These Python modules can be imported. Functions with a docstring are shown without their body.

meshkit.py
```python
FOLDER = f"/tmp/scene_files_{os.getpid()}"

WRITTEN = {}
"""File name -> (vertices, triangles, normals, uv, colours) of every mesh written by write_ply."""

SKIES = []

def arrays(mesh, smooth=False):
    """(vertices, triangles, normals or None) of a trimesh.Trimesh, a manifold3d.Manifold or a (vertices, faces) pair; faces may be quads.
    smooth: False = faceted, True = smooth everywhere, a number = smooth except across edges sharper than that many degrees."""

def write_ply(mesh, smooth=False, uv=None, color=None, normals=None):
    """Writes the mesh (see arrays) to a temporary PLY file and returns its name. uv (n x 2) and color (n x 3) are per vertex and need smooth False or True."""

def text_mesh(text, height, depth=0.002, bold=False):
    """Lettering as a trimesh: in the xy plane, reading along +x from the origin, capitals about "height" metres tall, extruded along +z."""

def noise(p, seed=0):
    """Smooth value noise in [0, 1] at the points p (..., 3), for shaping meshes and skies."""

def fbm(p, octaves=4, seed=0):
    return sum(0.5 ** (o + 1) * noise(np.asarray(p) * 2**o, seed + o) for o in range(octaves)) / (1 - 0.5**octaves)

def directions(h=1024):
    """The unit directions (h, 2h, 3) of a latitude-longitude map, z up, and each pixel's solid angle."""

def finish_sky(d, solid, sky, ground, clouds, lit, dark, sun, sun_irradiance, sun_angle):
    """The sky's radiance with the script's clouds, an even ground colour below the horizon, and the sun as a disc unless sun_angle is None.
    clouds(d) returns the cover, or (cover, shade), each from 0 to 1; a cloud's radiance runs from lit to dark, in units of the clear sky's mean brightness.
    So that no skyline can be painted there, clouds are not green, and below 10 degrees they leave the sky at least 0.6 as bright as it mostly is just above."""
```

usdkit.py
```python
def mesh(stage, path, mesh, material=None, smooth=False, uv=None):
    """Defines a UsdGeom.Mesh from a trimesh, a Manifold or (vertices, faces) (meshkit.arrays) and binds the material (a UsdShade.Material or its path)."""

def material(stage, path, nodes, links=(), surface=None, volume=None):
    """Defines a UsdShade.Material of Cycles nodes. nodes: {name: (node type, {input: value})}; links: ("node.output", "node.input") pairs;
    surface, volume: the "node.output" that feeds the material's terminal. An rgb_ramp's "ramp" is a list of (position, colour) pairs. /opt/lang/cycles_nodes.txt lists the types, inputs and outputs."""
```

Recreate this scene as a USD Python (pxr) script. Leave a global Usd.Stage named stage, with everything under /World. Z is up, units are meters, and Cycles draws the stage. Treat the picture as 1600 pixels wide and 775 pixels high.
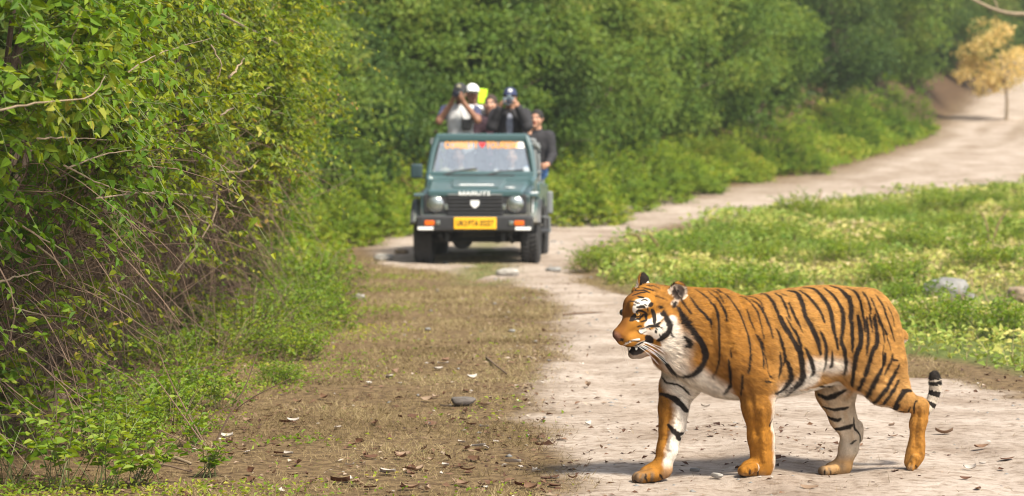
import math, random
import numpy as np, trimesh, usdkit, meshkit
from scipy.spatial import cKDTree
from scipy import ndimage
from pxr import Usd, UsdGeom, UsdLux, UsdShade, Gf, Sdf, Vt

stage = Usd.Stage.CreateInMemory()
UsdGeom.SetStageUpAxis(stage, UsdGeom.Tokens.z)
UsdGeom.SetStageMetersPerUnit(stage, 1.0)
stage.SetDefaultPrim(UsdGeom.Xform.Define(stage, '/World').GetPrim())
random.seed(7)
RNG = np.random.default_rng(11)

# ------------------------------------------------------------------ camera, light
CAM_H, PITCH, FOCAL, APERT = 1.70, math.radians(2.313), 100.0, 36.0
cam = UsdGeom.Camera.Define(stage, '/World/render_camera')
cam.AddTranslateOp().Set((0, 0, CAM_H))
cam.AddRotateXOp().Set(90 - math.degrees(PITCH))
cam.CreateFocalLengthAttr(FOCAL)
cam.CreateHorizontalApertureAttr(APERT)
cam.CreateVerticalApertureAttr(APERT * 496 / 1024)
cam.CreateFStopAttr(3.6)
cam.CreateFocusDistanceAttr(14.1)
cam.CreateExposureAttr(1.15)

SUN_DIR = np.array([0.42, -0.48, 0.80]); SUN_DIR /= np.linalg.norm(SUN_DIR)   # towards the sun
sun = UsdLux.DistantLight.Define(stage, '/World/sun')
sun.CreateIntensityAttr(1.1)
sun.CreateAngleAttr(9.0)
sun.CreateColorAttr(Gf.Vec3f(1.0, 0.93, 0.80))
sun.CreateNormalizeAttr(True)
_z = SUN_DIR; _x = np.cross([0, 0, 1.0], _z); _x /= np.linalg.norm(_x); _y = np.cross(_z, _x)
_m = np.eye(4); _m[0, :3], _m[1, :3], _m[2, :3] = _x, _y, _z
sun.AddTransformOp().Set(Gf.Matrix4d(*_m.ravel().tolist()))
dome = UsdLux.DomeLight.Define(stage, '/World/sky')
usdkit.material(stage, '/World/Looks/sky', {
    's': ('sky_texture', {'sky_type': 'single_scattering', 'sun_disc': False, 'sun_elevation': float(math.asin(SUN_DIR[2])),
                          'sun_rotation': float(math.atan2(SUN_DIR[0], SUN_DIR[1])), 'altitude': 400.0, 'air_density': 1.0, 'aerosol_density': 2.5}),
    'h': ('hsv', {'saturation': 0.55, 'value': 1.0}),
    'b': ('background_shader', {'strength': 0.115})}, [('s.color', 'h.color'), ('h.color', 'b.color')], surface='b.background')
UsdShade.MaterialBindingAPI.Apply(dome.GetPrim()).Bind(UsdShade.Material.Get(stage, '/World/Looks/sky'))
dome.GetPrim().SetCustomDataByKey('kind', 'structure')

# ------------------------------------------------------------------ helpers
F_PX = FOCAL / APERT * 1600
CAM = np.array([0, 0, CAM_H])

def ray(u, v):
    """direction through a pixel of the 1600x775 photograph: used to measure where things stand"""
    x, y = (np.asarray(u, float) - 800) / F_PX, -(np.asarray(v, float) - 387.5) / F_PX
    c, s = math.cos(PITCH), math.sin(PITCH)
    return np.stack([x, c + y * s, -s + y * c], -1)

def project(p):
    q = np.asarray(p, float) - CAM
    c, s = math.cos(PITCH), math.sin(PITCH)
    f = q[..., 1] * c - q[..., 2] * s
    up = q[..., 1] * s + q[..., 2] * c
    return 800 + q[..., 0] / f * F_PX, 387.5 - up / f * F_PX, f

_count = {}
def numbered(name, parent='/World'):
    k = (parent, name)
    n = _count.get(k, 0); _count[k] = n + 1
    return name if n == 0 else f'{name}_{n:03d}'

def tag(o, label=None, cat=None, group=None, kind=None):
    p = o.GetPrim() if hasattr(o, 'GetPrim') else o
    for k, v in (('label', label), ('category', cat), ('group', group), ('kind', kind)):
        if v: p.SetCustomDataByKey(k, v)
    return p

def ppath(parent):
    return '/World' if parent is None else str((parent.GetPrim() if hasattr(parent, 'GetPrim') else parent).GetPath())

def obj(name, mesh, mat, parent=None, smooth=False, **tags):
    pp = ppath(parent)
    m = usdkit.mesh(stage, f'{pp}/{numbered(name, pp)}', mesh, MAT[mat] if isinstance(mat, str) else mat, smooth=smooth)
    if hasattr(mesh, 'k'):
        v = np.asarray(mesh[0])[::mesh.k]
        r = np.random.default_rng(len(v)).random(len(v))
        low = meshkit.fbm(v * mesh.scale, 3, 17)
        t = np.clip((1 - mesh.low) * r + mesh.low * np.clip((low - .28) / .44, 0, 1), 0, 1)
        UsdGeom.PrimvarsAPI(m).CreatePrimvar('tint', Sdf.ValueTypeNames.FloatArray, 'vertex').Set(Vt.FloatArray.FromNumpy(np.repeat(t, mesh.k).astype(np.float32)))
    if tags: tag(m, **tags)
    return m.GetPrim()

class Many(tuple):
    """(vertices, faces) of many alike pieces of k vertices each"""
    def __new__(cls, v, f, k, scale=1.6, low=.42):
        o = super().__new__(cls, (v, f)); o.k = k; o.scale = scale; o.low = low
        return o

def prim_color(prim, name, cols, kind='vertex'):
    UsdGeom.PrimvarsAPI(prim).CreatePrimvar(name, Sdf.ValueTypeNames.Color3fArray, kind).Set(Vt.Vec3fArray.FromNumpy(np.asarray(cols, np.float32)))

def thing(name, loc=(0, 0, 0), rz=0.0, scale=None, label=None, cat=None, group=None, kind=None, parent=None, rx=0, ry=0):
    pp = ppath(parent)
    x = UsdGeom.Xform.Define(stage, f'{pp}/{numbered(name, pp)}')
    x.AddTranslateOp().Set(Gf.Vec3d(*map(float, loc)))
    if rz: x.AddRotateZOp().Set(float(rz))
    if ry: x.AddRotateYOp().Set(float(ry))
    if rx: x.AddRotateXOp().Set(float(rx))
    if scale is not None:
        s = (scale,) * 3 if np.ndim(scale) == 0 else scale
        x.AddScaleOp().Set(Gf.Vec3f(*map(float, s)))
    return tag(x, label, cat, group, kind)

def klass(name):
    return stage.CreateClassPrim('/' + name) if False else UsdGeom.Xform.Define(stage, '/World/' + name).GetPrim()

def copy_of(proto_path, name, loc, rz=0.0, scale=None, label=None, cat=None, group=None, kind=None, parent=None, rx=0, ry=0):
    p = thing(name, loc, rz, scale, label, cat, group, kind, parent, rx, ry)
    p.GetReferences().AddInternalReference(proto_path)
    p.SetInstanceable(True)
    return p

def cat_meshes(ms):
    ms = [(np.asarray(m.vertices), np.asarray(m.faces)) if hasattr(m, 'faces') else m for m in ms]
    n, V, F = 0, [], []
    for v, f in ms:
        V.append(v); F.append(np.asarray(f) + n); n += len(v)
    return trimesh.Trimesh(np.vstack(V), np.vstack(F), process=False)

def tube(points, radii, sides=6, closed=True):
    p = np.asarray(points, float); n = len(p)
    r = np.broadcast_to(np.asarray(radii, float), (n,))
    t = np.gradient(p, axis=0); t /= np.linalg.norm(t, axis=1, keepdims=True) + 1e-12
    ref = np.array([0, 0, 1.0]) if abs(t[:, 2]).mean() < 0.8 else np.array([1.0, 0, 0])
    a = np.cross(t, ref); a /= np.linalg.norm(a, axis=1, keepdims=True) + 1e-12
    b = np.cross(t, a)
    ang = np.arange(sides) / sides * 2 * np.pi
    V = p[:, None] + r[:, None, None] * (np.cos(ang)[None, :, None] * a[:, None] + np.sin(ang)[None, :, None] * b[:, None])
    V = V.reshape(-1, 3)
    F = []
    for i in range(n - 1):
        for j in range(sides):
            q, w = i * sides + j, i * sides + (j + 1) % sides
            F += [[q, w, w + sides], [q, w + sides, q + sides]]
    if closed:
        V = np.vstack([V, p[:1], p[-1:]])
        for j in range(sides):
            F.append([(j + 1) % sides, j, n * sides])
            F.append([(n - 1) * sides + j, (n - 1) * sides + (j + 1) % sides, n * sides + 1])
    return trimesh.Trimesh(V, np.array(F), process=False)

def spline(pts, n):
    """Catmull-Rom through the points"""
    p = np.asarray(pts, float)
    if len(p) == 2: return p[0] + (p[1] - p[0]) * np.linspace(0, 1, n)[:, None]
    q = np.vstack([2 * p[0] - p[1], p, 2 * p[-1] - p[-2]])
    s = np.linspace(0, len(p) - 1 - 1e-9, n); i = s.astype(int); t = (s - i)[:, None]
    a, b, c, d = q[i], q[i + 1], q[i + 2], q[i + 3]
    return 0.5 * (2 * b + (c - a) * t + (2 * a - 5 * b + 4 * c - d) * t ** 2 + (3 * b - a - 3 * c + d) * t ** 3)

def rbox(sx, sy, sz, r=0.01, seg=2):
    """box with rounded edges, centred"""
    import manifold3d
    r = min(r, sx / 2.01, sy / 2.01, sz / 2.01)
    s = trimesh.creation.icosphere(1 if seg < 3 else 2, r)
    v = np.vstack([s.vertices + np.array([a * (sx / 2 - r), b * (sy / 2 - r), c * (sz / 2 - r)]) for a in (-1, 1) for b in (-1, 1) for c in (-1, 1)])
    h = trimesh.Trimesh(v).convex_hull
    return h

def moved(m, t=(0, 0, 0), rz=0, rx=0, ry=0):
    m = m.copy()
    for ang, ax in ((rx, [1, 0, 0]), (ry, [0, 1, 0]), (rz, [0, 0, 1])):
        if ang: m.apply_transform(trimesh.transformations.rotation_matrix(math.radians(ang), ax))
    m.apply_translation(t)
    return m

# signed-distance modelling: one smooth continuous skin out of many blended volumes
class Field:
    def __init__(self, lo, hi, h):
        self.lo, self.h = np.asarray(lo, float), h
        self.n = np.ceil((np.asarray(hi) - self.lo) / h).astype(int) + 1
        self.d = np.full(self.n, 0.2, np.float32)
    def sub(self, lo, hi, pad):
        a = np.clip(np.floor((np.asarray(lo) - pad - self.lo) / self.h).astype(int), 0, self.n)
        b = np.clip(np.ceil((np.asarray(hi) + pad - self.lo) / self.h).astype(int) + 1, 0, self.n)
        ax = [(self.lo[k] + self.h * np.arange(a[k], b[k])).astype(np.float32) for k in range(3)]
        return tuple(slice(a[k], b[k]) for k in range(3)), np.meshgrid(*ax, indexing='ij', sparse=True)
    def blend(self, sl, d, k, cut=False):
        o = self.d[sl]
        if cut: o, d = -o, d
        hh = np.maximum(k - np.abs(o - d), 0) / k
        r = np.minimum(o, d) - hh * hh * k * 0.25
        self.d[sl] = -r if cut else r
    def cone(self, a, ra, b, rb, k=0.03, cut=False, sq=None):
        a, b = np.asarray(a, float), np.asarray(b, float)
        R = max(ra, rb)
        sl, (X, Y, Z) = self.sub(np.minimum(a, b) - R, np.maximum(a, b) + R, k + 3 * self.h)
        ba = b - a; L2 = float(ba @ ba) + 1e-12
        t = np.clip(((X - a[0]) * ba[0] + (Y - a[1]) * ba[1] + (Z - a[2]) * ba[2]) / L2, 0, 1)
        sy = 1.0 if sq is None else sq
        d = np.sqrt((X - a[0] - t * ba[0]) ** 2 + ((Y - a[1] - t * ba[1]) / sy) ** 2 + (Z - a[2] - t * ba[2]) ** 2) - (ra + (rb - ra) * t)
        self.blend(sl, d.astype(np.float32), k, cut)
    def chain(self, pts, rs, k=0.03, sq=None):
        for i in range(len(pts) - 1): self.cone(pts[i], rs[i], pts[i + 1], rs[i + 1], k, sq=sq)
    def ell(self, c, r, R=None, k=0.03, cut=False):
        c, r = np.asarray(c, float), np.asarray(r, float)
        R = np.eye(3) if R is None else np.asarray(R)          # rows: the ellipsoid's axes
        m = r.max()
        sl, (X, Y, Z) = self.sub(c - m, c + m, k + 3 * self.h)
        x, y, z = X - c[0], Y - c[1], Z - c[2]
        q = [(R[i, 0] * x + R[i, 1] * y + R[i, 2] * z) for i in range(3)]
        k0 = np.sqrt(sum((q[i] / r[i]) ** 2 for i in range(3)))
        k1 = np.sqrt(sum((q[i] / r[i] ** 2) ** 2 for i in range(3))) + 1e-9
        self.blend(sl, (k0 * (k0 - 1) / k1).astype(np.float32), k, cut)
    def mesh(self, smooth=4):
        """surface nets"""
        d, n = self.d, self.n
        s = d < 0
        nx, ny, nz = n - 1
        cnt = np.zeros((nx, ny, nz), np.int8)
        for i in (0, 1):
            for j in (0, 1):
                for k in (0, 1): cnt += s[i:nx + i, j:ny + j, k:nz + k]
        cells = np.argwhere((cnt > 0) & (cnt < 8))
        ids = np.full((nx, ny, nz), -1, np.int64)
        ids[tuple(cells.T)] = np.arange(len(cells))
        acc, w = np.zeros((len(cells), 3)), np.zeros(len(cells))
        corners = [(i, j, k) for i in (0, 1) for j in (0, 1) for k in (0, 1)]
        for a in corners:
            for ax in range(3):
                if a[ax]: continue
                b = list(a); b[ax] = 1
                da = d[tuple((cells + a).T)]; db = d[tuple((cells + b).T)]
                m = (da < 0) != (db < 0)
                t = da[m] / (da[m] - db[m])
                p = np.tile(np.array(a, float), (m.sum(), 1)); p[:, ax] = t
                acc[m] += p; w[m] += 1
        V = self.lo + self.h * (cells + acc / w[:, None])
        faces = []
        for ax in range(3):
            u, v = (ax + 1) % 3, (ax + 2) % 3
            A = [slice(None)] * 3; B = [slice(None)] * 3
            A[ax], B[ax] = slice(0, -1), slice(1, None)
            e = np.argwhere(s[tuple(A)] != s[tuple(B)])
            e = e[(e[:, u] > 0) & (e[:, v] > 0) & (e[:, u] < n[u] - 1) & (e[:, v] < n[v] - 1)]
            q = []
            for du, dv in ((1, 1), (0, 1), (0, 0), (1, 0)):
                c = e.copy(); c[:, u] -= du; c[:, v] -= dv
                q.append(ids[tuple(c.T)])
            q = np.stack(q, 1)
            flip = ~s[tuple(e.T)]
            q[flip] = q[flip][:, ::-1]
            faces += [q[:, [0, 1, 2]], q[:, [0, 2, 3]]]
        F = np.vstack(faces); F = F[(F >= 0).all(1)]
        m = trimesh.Trimesh(V, F, process=False)
        if smooth:
            trimesh.smoothing.filter_taubin(m, 0.5, 0.53, smooth)
        return m

MAT = {}
def mat(name, nodes, links=(), surface='p.BSDF', volume=None):
    MAT[name] = usdkit.material(stage, '/World/Looks/' + name, nodes, links, surface=surface, volume=volume)

def plain(name, col, rough=0.6, var=0.15, scale=8.0, metal=0.0, bump=0.0, spec=0.5, coat=0.0):
    """painted or cloth surface with a little grain"""
    lo, hi = [max(0, c * (1 - var)) for c in col], [min(1, c * (1 + var)) for c in col]
    nodes = {'g': ('texture_coordinate', {}), 'n': ('noise_texture', {'scale': scale, 'detail': 5.0, 'roughness': 0.6}),
             'r': ('rgb_ramp', {'ramp': [(0.3, lo), (0.7, hi)]}),
             'p': ('principled_bsdf', {'roughness': rough, 'metallic': metal, 'specular_ior_level': spec, 'coat_weight': coat, 'coat_roughness': 0.08})}
    links = [('g.object', 'n.vector'), ('n.fac', 'r.fac'), ('r.color', 'p.base_color')]
    if bump:
        nodes['b'] = ('bump', {'strength': bump, 'distance': 0.01})
        links += [('n.fac', 'b.height'), ('b.normal', 'p.normal')]
    mat(name, nodes, links)
# ------------------------------------------------------------------ the tiger
T_YAW = math.radians(18)
T0 = np.array([1.266, 14.07, 0.0])
TF = np.array([-math.cos(T_YAW), -math.sin(T_YAW), 0]); TL = np.array([math.sin(T_YAW), -math.cos(T_YAW), 0]); TU = np.array([0, 0, 1.0])
TM = np.stack([TF, TL, TU])                                   # world -> tiger: TM @ (p - T0)

def on_plane(u, v, c, nrm, off):
    d = ray(u, v)
    t = ((c - CAM) @ nrm + off) / (d @ nrm)
    return CAM + d * np.asarray(t)[..., None] if np.ndim(t) else CAM + d * t

def P(u, v, yl=0.0):
    return TM @ (on_plane(u, v, T0, TL, yl) - T0)

H_YAW = math.radians(37)                                       # the head turns a little further towards the viewer
HL_W = np.array([math.sin(H_YAW), -math.cos(H_YAW), 0]); HF_W = np.array([-math.cos(H_YAW), -math.sin(H_YAW), 0])
H0 = on_plane(1028, 492, T0, TL, 0.0)
HL, HF = TM @ HL_W, TM @ HF_W
def PH(u, v, yh=0.0):
    return TM @ (on_plane(u, v, H0, HL_W, yh) - T0)
H0L = TM @ (H0 - T0)

TAIL = [P(1386, 495, 0), P(1394, 520, -.01), P(1399, 560, -.03), P(1414, 612, -.05), P(1438, 641, -.055), P(1453, 632, -.055), P(1461, 608, -.05), P(1460, 587, -.045)]

def build_tiger():
    f = Field((-1.02, -0.34, -0.06), (0.95, 0.36, 1.02), 0.0052)
    # trunk: egg-shaped sections along the spine
    st = [(1046, 452, 556, .105), (1062, 450, 574, .12), (1080, 450, 596, .14), (1100, 451, 611, .158), (1125, 454, 621, .172), (1150, 459, 624, .182), (1168, 463, 624, .190),
          (1190, 459, 623, .198), (1215, 454, 620, .204), (1240, 450, 616, .206), (1265, 447, 609, .202), (1290, 446, 602, .192), (1315, 447, 598, .182),
          (1340, 452, 592, .170), (1362, 461, 582, .155), (1380, 474, 568, .135), (1394, 492, 552, .105), (1402, 512, 538, .055)]
    xs, zt, zb, wd = [], [], [], []
    for u, vt, vb, w in st:
        a, b = P(u, vt), P(u, vb); xs.append(a[0]); zt.append(a[2]); zb.append(b[2]); wd.append(w)
    xs, zt, zb, wd = (np.array(q)[::-1] for q in (xs, zt, zb, wd))
    from scipy.interpolate import PchipInterpolator as I
    sl, (X, Y, Z) = f.sub((xs[0], -.24, .2), (xs[-1], .24, 1.0), 0.05)
    x = np.clip(X, xs[0], xs[-1])
    T, B, W = (I(xs, q)(x).astype(np.float32) for q in (zt, zb, wd))
    zc, h = (T + B) / 2, (T - B) / 2
    t = (Z - zc) / h
    wide = W * (1 - 0.13 * np.clip(t, -1, 1) - 0.06 * np.clip(t, 0, 1) ** 3)
    k0 = np.sqrt((Y / wide) ** 2 + t ** 2 + ((X - x) / 0.05) ** 2)
    k1 = np.sqrt((Y / wide ** 2) ** 2 + (t / h) ** 2 + ((X - x) / 0.0025) ** 2) + 1e-6
    f.blend(sl, (k0 * (k0 - 1) / k1).astype(np.float32), 0.02)
    # neck
    f.chain([P(1100, 512), P(1066, 505), PH(1040, 500)], [.165, .14, .12], .06)
    f.chain([P(1085, 560), P(1050, 545), PH(1030, 525)], [.12, .095, .075], .05)
    # spine line, withers and shoulder blades
    for sgn in (1, -1):
        f.cone(P(1130, 470, .05 * sgn), .05, P(1120, 530, .115 * sgn), .085, .05)
    # near fore leg (left)
    f.chain([P(1128, 500, .10), P(1146, 552, .135), P(1183, 592, .145), P(1184, 636, .145), P(1189, 686, .14), P(1192, 716, .14), P(1192, 733, .14)],
            [.105, .110, .082, .071, .057, .050, .046], .045)
    f.cone(P(1168, 590, .135), .07, P(1198, 606, .14), .05, .04)
    # near fore paw
    f.cone(P(1192, 726, .14), .052, P(1170, 733, .15), .044, .02)
    for q, (du, r) in enumerate(((0, .021), (2, .024), (3, .024), (1, .021))):
        yy = .10 + q * .032
        f.cone(P(1178, 731, yy), .026, P(1164 - du, 736, yy), r + .004, .008)
    # far fore leg (right), stepping forward
    f.chain([P(1100, 510, -.10), P(1072, 560, -.12), P(1058, 606, -.12), P(1052, 640, -.115), P(1050, 668, -.11), P(1043, 702, -.105), P(1035, 728, -.10)],
            [.11, .103, .078, .066, .057, .045, .042], .045)
    f.cone(P(1066, 575, -.12), .08, P(1075, 600, -.115), .06, .04)
    f.cone(P(1034, 732, -.10), .054, P(1012, 742, -.10), .046, .02)
    for q, (du, r) in enumerate(((0, .022), (4, .026), (4, .026), (0, .023))):
        yy = -.155 + q * .036
        f.cone(P(1020, 742, yy), .032, P(1001 - du, 747, yy), r + .006, .008)
    # near hind leg (left), stretched back
    f.chain([P(1352, 492, .095), P(1345, 545, .115), P(1346, 580, .125)], [.135, .125, .095], .05)
    f.chain([P(1378, 500, .075), P(1385, 560, .095), P(1402, 602, .115)], [.08, .085, .062], .05)
    f.chain([P(1346, 578, .125), P(1378, 608, .125), P(1410, 625, .125), P(1436, 634, .12)], [.10, .074, .051, .039], .035)
    f.chain([P(1438, 632, .12), P(1434, 662, .115), P(1432, 695, .115), P(1430, 712, .115)], [.035, .039, .039, .043], .022)
    f.cone(P(1444, 634, .12), .022, P(1442, 655, .117), .026, .02)
    f.cone(P(1430, 708, .115), .044, P(1425, 722, .12), .040, .02)
    for q in range(4):
        yy = .072 + q * .030
        f.cone(P(1431, 716, yy), .022, P(1423, 731, yy), .020, .010)
    # far hind leg (right), under the belly
    f.chain([P(1335, 520, -.09), P(1312, 575, -.12), P(1306, 612, -.125), P(1317, 652, -.125), P(1329, 676, -.12)], [.14, .122, .093, .061, .047], .045)
    f.chain([P(1331, 672, -.12), P(1326, 700, -.12), P(1317, 727, -.12)], [.050, .046, .042], .025)
    f.cone(P(1342, 664, -.12), .018, P(1341, 684, -.12), .022, .025)
    f.cone(P(1316, 729, -.12), .047, P(1300, 734, -.12), .040, .02)
    for q in range(4):
        yy = -.170 + q * .033
        f.cone(P(1304, 733, yy), .025, P(1289 - (q in (1, 2)) * 3, 736, yy), .026, .008)
    # tail: down behind the legs and up in a curl
    tp = spline(TAIL, 26)
    f.chain(list(tp), list(np.interp(np.linspace(0, 1, 26), [0, .15, .5, .8, .93, 1], [.036, .032, .026, .0235, .025, .024])), .015)
    # ---- head
    f.ell(PH(1029, 485), (.130, .108, .122), np.stack([HF, HL, TU]), .03)
    f.cone(PH(1012, 472), .088, PH(999, 480), .078, .03)
    f.cone(PH(990, 477), .05, PH(986, 489), .044, .015)
    f.chain([PH(1000, 487), PH(986, 504), PH(969, 521)], [.056, .041, .031], .015)
    for sgn in (1, -1):
        f.chain([PH(1000, 488, .026 * sgn), PH(984, 507, .022 * sgn), PH(971, 521, .016 * sgn)], [.047, .035, .024], .015)
        f.cone(PH(994, 478, .05 * sgn), .038, PH(1008, 476, .068 * sgn), .045, .02)       # brow
        f.cone(PH(984, 531, .030 * sgn), .038, PH(996, 529, .042 * sgn), .040, .018)       # lip pads
        f.cone(PH(1010, 512, .055 * sgn), .052, PH(1026, 514, .075 * sgn), .062, .03)      # cheek
        f.cone(PH(1036, 505, .085 * sgn), .055, PH(1040, 535, .070 * sgn), .048, .035)     # ruff
        f.cone(PH(1014, 540, .035 * sgn), .036, PH(1028, 532, .05 * sgn), .045, .03)
    f.cone(PH(966, 522), .026, PH(972, 532), .024, .010)                                   # nose
    for sgn in (1, -1): f.cone(PH(963, 524, .012 * sgn), .014, PH(967, 529, .018 * sgn), .012, .008)
    for sgn in (1, -1): f.cone(PH(960, 531, .020 * sgn), .006, PH(968, 531, .026 * sgn), .006, .004, cut=True)
    # mouth, slightly open
    for yh in np.linspace(-.05, .05, 7):
        f.cone(PH(966, 547, yh), .0075, PH(1000, 541, yh), .004, .005, cut=True)
    f.chain([PH(1016, 541), PH(1000, 550), PH(989, 553)], [.040, .031, .024], .012)
    for sgn in (1, -1): f.cone(PH(1012, 543, .028 * sgn), .034, PH(990, 552, .014 * sgn), .022, .012)
    # ears: cups
    for sgn, (u, v), yh in ((1, (1058, 459), .088), (-1, (1004, 446), -.093)):
        c = PH(u, v, yh)
        nrm = 0.62 * HF + 0.78 * HL * sgn; nrm /= np.linalg.norm(nrm)
        up = TU - nrm * (TU @ nrm); up = up + (-0.25 * HF if sgn > 0 else 0); up /= np.linalg.norm(up); side = np.cross(nrm, up)
        R = np.stack([nrm, side, up])
        f.cone(c - TU * .075 - HL * sgn * .03, .045, c - TU * .03, .034, .025)
        f.cone(c - up * .03 + HF * .035, .024, c - up * .01 + HF * .012, .02, .015)
        f.ell(c, (.030, .042 if sgn > 0 else .052, .060), R, .012)
        f.ell(c + nrm * .020 + up * .004, (.034, .031, .042), R, .008, cut=True)
    m = f.mesh(5)
    cc = trimesh.graph.connected_components(m.face_adjacency, nodes=np.arange(len(m.faces)))
    if len(cc) > 1:
        keep = max(cc, key=len); m = trimesh.Trimesh(m.vertices, m.faces[keep], process=False); m.remove_unreferenced_vertices()
    # finer skin on the head, where the markings are small
    hc = m.triangles_center - H0L
    near = np.where((np.linalg.norm(hc, axis=1) < .25) & (m.triangles_center[:, 0] > H0L[0] - .14))[0]
    v2, f2 = trimesh.remesh.subdivide(m.vertices, m.faces, near)
    m = trimesh.Trimesh(v2, f2, process=False)
    return m

tiger_mesh = build_tiger()
FOLDS = [  # depth (m, + in), radius (m), pixels of the photograph
 (.016, .022, (1155,462, 1168,490, 1177,521, 1190,540, 1203,565, 1208,592)), (.010, .020, (1118,455, 1108,500, 1112,540, 1128,575, 1140,600)), (.010, .022, (1340,470, 1325,520, 1300,560, 1285,590)),
 (-.012, .020, (1135,470, 1142,510, 1150,545)), (.008, .014, (1166,600, 1176,640, 1180,680)), (-.007, .012, (1190,640, 1193,690, 1194,720)), (.009, .016, (1345,600, 1380,600, 1410,607)),
 (-.009, .016, (1352,470, 1372,490, 1384,520)), (.010, .018, (1392,520, 1380,560, 1388,590)), (.008, .013, (1436,640, 1430,665, 1428,700)), (-.006, .010, (1441,640, 1440,680, 1441,705)),
 (.008, .014, (1045,620, 1042,660, 1040,700)), (-.008, .012, (1060,630, 1055,668, 1048,700)), (.007, .014, (1200,470, 1215,520, 1225,570)), (.006, .014, (1228,466, 1242,520, 1250,570)), (.006, .014, (1256,470, 1270,520, 1276,560)),
 (.009, .014, (1318,640, 1322,665, 1326,690)), (.010, .02, (1058,470, 1062,500, 1068,540, 1060,570)), (.005, .008, (1168,732, 1163,742)), (.005, .008, (1181,735, 1177,745)), (.006, .008, (1003,742, 998,756)), (.006, .008, (1018,742, 1016,757)),
 (.005, .008, (1294,733, 1288,742)), (.005, .007, (1422,722, 1420,734)), (.005, .007, (1432,722, 1431,735))]
def fold(m):
    V, N = np.array(m.vertices), np.array(m.vertex_normals)
    W = V @ TM + T0
    u, v, dep = project(W)
    fi = np.where(((N @ TM) * (CAM - W)).sum(1) > 0)[0]
    tr = cKDTree(np.stack([u[fi], v[fi]], 1)); mv = np.zeros(len(V))
    for dp, r, px in FOLDS:
        q = spline(np.array(px, float).reshape(-1, 2), 40)
        dist, ix = tr.query(q, k=12)
        d = dep[fi[ix]] + np.where(dist > dist[:, :1] + 1.3, 10, 0)
        a = V[fi[ix[np.arange(40), d.argmin(1)]]]
        for mir in ((1, -1) if a[:, 2].min() > .33 else (1,)):
            dd, _ = cKDTree(a * [1, mir, 1]).query(V, distance_upper_bound=3 * r)
            mv += np.where(np.isfinite(dd), dp * np.exp(-(np.where(np.isfinite(dd), dd, 9) / r) ** 2), 0)
    m.vertices = V - N * mv[:, None] + N * ((meshkit.fbm(V * 11, 3, 4) - .5) * .006 * (V[:, 2] > .1) * (np.linalg.norm(V - H0L, axis=1) > .22))[:, None]
    return m
tiger_mesh = fold(tiger_mesh)
TV = np.array(tiger_mesh.vertices)
TN = np.array(tiger_mesh.vertex_normals)

ZM = {'A': (1040, 430, 4.077), 'B': (1220, 430, 3.692), 'H': (940, 420, 4.844), 'F': (960, 560, 3.604), 'R': (1220, 550, 3.604), 'Z': (920, 410, 2.124)}
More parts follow.
